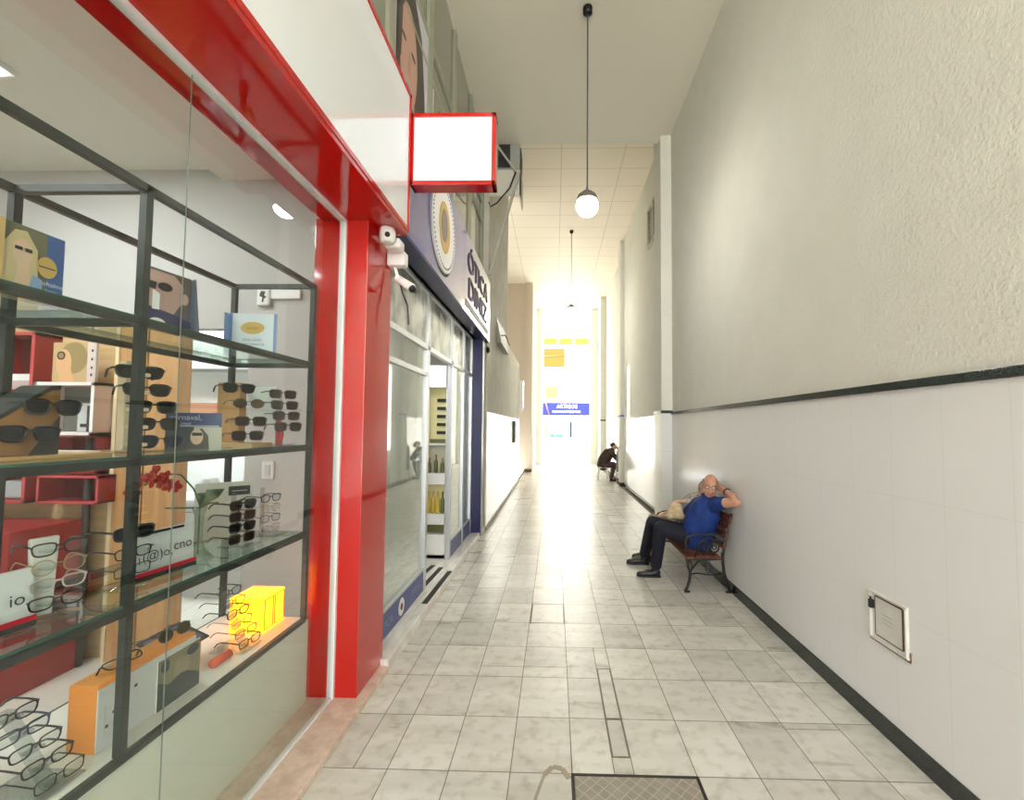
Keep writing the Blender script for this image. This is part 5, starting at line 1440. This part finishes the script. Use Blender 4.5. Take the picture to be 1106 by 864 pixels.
# companion half hidden behind
M_patt = mat('grey_patterned_shirt', (206, 198, 186), .85, rgb2=(132, 124, 122), vscale=42)
M_khaki = mat('khaki_trousers', (186, 168, 136), .85, rgb2=(160, 142, 112), vscale=20)
p2p = thing('person', 'person in grey patterned shirt seated behind the one in blue, mostly hidden', 'person', (1.55, 5.3, 0))
H2 = Vector((1.70, 4.985, .955)); R2 = Euler((math.radians(-8), 0, math.radians(-35))).to_matrix()
b = MB(); head(b, H2, R2, .96)
chain(b, [((1.72, 5.02, .90), .05), ((1.69, 5.09, .84), .055)])
chain(b, [((1.56, 5.30, .49), .12), ((1.59, 5.24, .62), .125), ((1.64, 5.16, .77), .115), ((1.68, 5.10, .84), .08)])
chain(b, [((1.64, 5.01, .855), .052), ((1.55, 5.03, .80), .042), ((1.485, 5.03, .825), .028)])
hand(b, (1.485, 5.03, .825), (-.85, -.05, .06), (0, 0, -1), 1, .55)
chain(b, [((1.68, 5.30, .83), .052), ((1.55, 5.45, .62), .042), ((1.40, 5.42, .62), .028)])
hand(b, (1.40, 5.42, .62), (-.9, -.3, .0), (0, 0, -1), -1, .5)
for hip, knee, ank in (((1.52, 5.24, .475), (1.20, 5.40, .525), (1.165, 5.50, .115)), ((1.52, 5.40, .475), (1.23, 5.55, .525), (1.19, 5.62, .115))):
    chain(b, [(hip, .065), (knee, .042), (ank, .032)]); chain(b, [(ank, .032), (Vector(ank) + Vector((-.10, 0, -.085)), .016)])
blob(b, 'body', M_skin2, p2p, .0075, 3)
b = MB()
chain(b, [((1.555, 5.29, .47), .145), ((1.57, 5.25, .60), .155), ((1.63, 5.17, .76), .14), ((1.675, 5.10, .83), .10), ((1.70, 5.06, .875), .062)])
chain(b, [((1.66, 5.06, .84), .075), ((1.635, 5.01, .855), .068), ((1.55, 5.03, .80), .058), ((1.505, 5.03, .818), .045)])
chain(b, [((1.68, 5.22, .83), .075), ((1.68, 5.30, .825), .066), ((1.55, 5.45, .62), .055)])
blob(b, 'shirt', M_patt, p2p, .010, 5)
b = MB()
chain(b, [((1.56, 5.24, .47), .13), ((1.56, 5.36, .47), .13)])
for hip, knee, ank in (((1.52, 5.24, .475), (1.20, 5.40, .52), (1.165, 5.50, .13)), ((1.52, 5.40, .475), (1.23, 5.55, .52), (1.19, 5.62, .13))):
    chain(b, [(hip, .085), (knee, .062), (ank, .054)])
blob(b, 'trousers', M_khaki, p2p, .010, 5)
shoe(p2p, (1.205, 5.50, 0), (.97, 5.53, 0), mat('brown_shoe', (50, 40, 34), .5)); shoe(p2p, (1.23, 5.63, 0), (.99, 5.66, 0), mat('brown_shoe'))
face_parts(p2p, H2, R2, .96, None, mat('grey_hair'), False)
# beige bag on the lap
b = MB()
b.ell((1.375, 5.02, .71), (.095, .075, .085), 18, 12); b.ell((1.375, 5.02, .775), (.075, .06, .045), 18, 12); b.ell((1.43, 5.0, .68), (.06, .06, .055), 14, 10); b.ell((1.31, 5.02, .67), (.05, .06, .05), 14, 10)
bag = blob(b, 'fabric_bag', mat('beige_canvas', (206, 186, 150), .9, rgb2=(180, 160, 126), vscale=24), None, .008, 5)
tag(bag, 'soft beige bag held on the lap of the half hidden person', 'bag')

# far seated person on a white stool
M_far = mat('brown_mottled_clothes', (78, 60, 46), .9, rgb2=(44, 38, 32), vscale=16)
p3p = thing('person', 'distant person in dark brown clothes sitting bent forward on a stool by the right wall', 'person', (1.6, 13.9, 0))
b = MB()
H3 = Vector((1.88, 13.9, 1.085)); R3 = Euler((math.radians(-22), 0, math.radians(80))).to_matrix()
head(b, H3, R3, 1.0)
chain(b, [((1.86, 13.9, 1.02), .055), ((1.82, 13.9, .94), .06)])
chain(b, [((1.55, 13.9, .53), .15), ((1.62, 13.9, .68), .16), ((1.72, 13.9, .84), .15), ((1.80, 13.9, .92), .10)])
for s__ in (-1, 1):
    chain(b, [((1.80, 13.9 + s__ * .17, .90), .055), ((1.98, 13.9 + s__ * .2, .66), .045), ((1.99, 13.9 + s__ * .06, .60), .03)])
    hand(b, (1.99, 13.9 + s__ * .06, .60), (.1, -s__, -.1), (0, 0, -1), s__, .6)
    chain(b, [((1.56, 13.9 + s__ * .09, .50), .085), ((1.88, 13.9 + s__ * .17, .50), .062), ((1.80 + s__ * .04, 13.9 + s__ * .19, .10), .04)])
    a_ = Vector((1.80 + s__ * .04, 13.9 + s__ * .19, .10)); chain(b, [(a_, .04), (a_ + Vector((.12, 0, -.065)), .028)])
blob(b, 'body', M_skin, p3p, .010, 3)
b = MB()
chain(b, [((1.53, 13.9, .50), .19), ((1.58, 13.9, .66), .20), ((1.69, 13.9, .83), .18), ((1.80, 13.9, .92), .12)])
for s__ in (-1, 1):
    chain(b, [((1.76, 13.9 + s__ * .12, .89), .09), ((1.81, 13.9 + s__ * .18, .88), .075), ((1.97, 13.9 + s__ * .2, .67), .06), ((1.99, 13.9 + s__ * .12, .62), .045)])
blob(b, 'coat', M_far, p3p, .012, 5)
b = MB()
for s__ in (-1, 1):
    chain(b, [((1.56, 13.9 + s__ * .09, .50), .105), ((1.88, 13.9 + s__ * .17, .50), .08), ((1.80 + s__ * .04, 13.9 + s__ * .19, .12), .06)])
blob(b, 'trousers', mat('dark_mauve_trousers', (84, 62, 66), .9), p3p, .012, 5)
for s__ in (-1, 1):
    shoe(p3p, (1.76 + s__ * .04, 13.9 + s__ * .19, 0), (2.02 + s__ * .04, 13.9 + s__ * .20, 0), M_black)
b = MB(); b.ell(H3 + R3 @ Vector((0, .02, .045)), (.080, .092, .082), 18, 12, 0, R3); b.build('hair', mat('dark_brown_hair', (70, 52, 44), .9), p3p)
face_parts(p3p, H3, R3, 1.0)
st = thing('plastic_stool', 'white plastic stool under the distant seated person', 'stool', (1.53, 13.9, 0))
b = MB(); b.box((1.38, 13.74, .40), (1.68, 14.06, .43)); b.build('seat', M_white, st, bevel=.01)
for sx in (-1, 1):
    for sy in (-1, 1):
        b = MB(); b.bar((1.53 + sx * .12, 13.9 + sy * .13, .40), (1.53 + sx * .16, 13.9 + sy * .17, 0), .035); b.build('leg', M_white, st)
# grey board leaning by the far pilaster
gb = thing('folding_board', 'grey folding board standing beside the far pilaster on the right', 'sign', (1.98, 12.95, 0))
b = MB(); b.prism([(0, .35), (.16, .35), (.13, .95), (.06, 1.12), (.02, .95)], (1.83, 13.1, 0), (1, 0, 0), (0, 0, 1), -.03); b.build('panel', mat('board_grey', (150, 152, 146), .6), gb)
for x in (1.845, 1.975):
    b = MB(); b.bar((x, 13.09, 0), (x, 13.09, .36), .025); b.build('leg', mat('board_leg', (170, 170, 164), .5), gb)
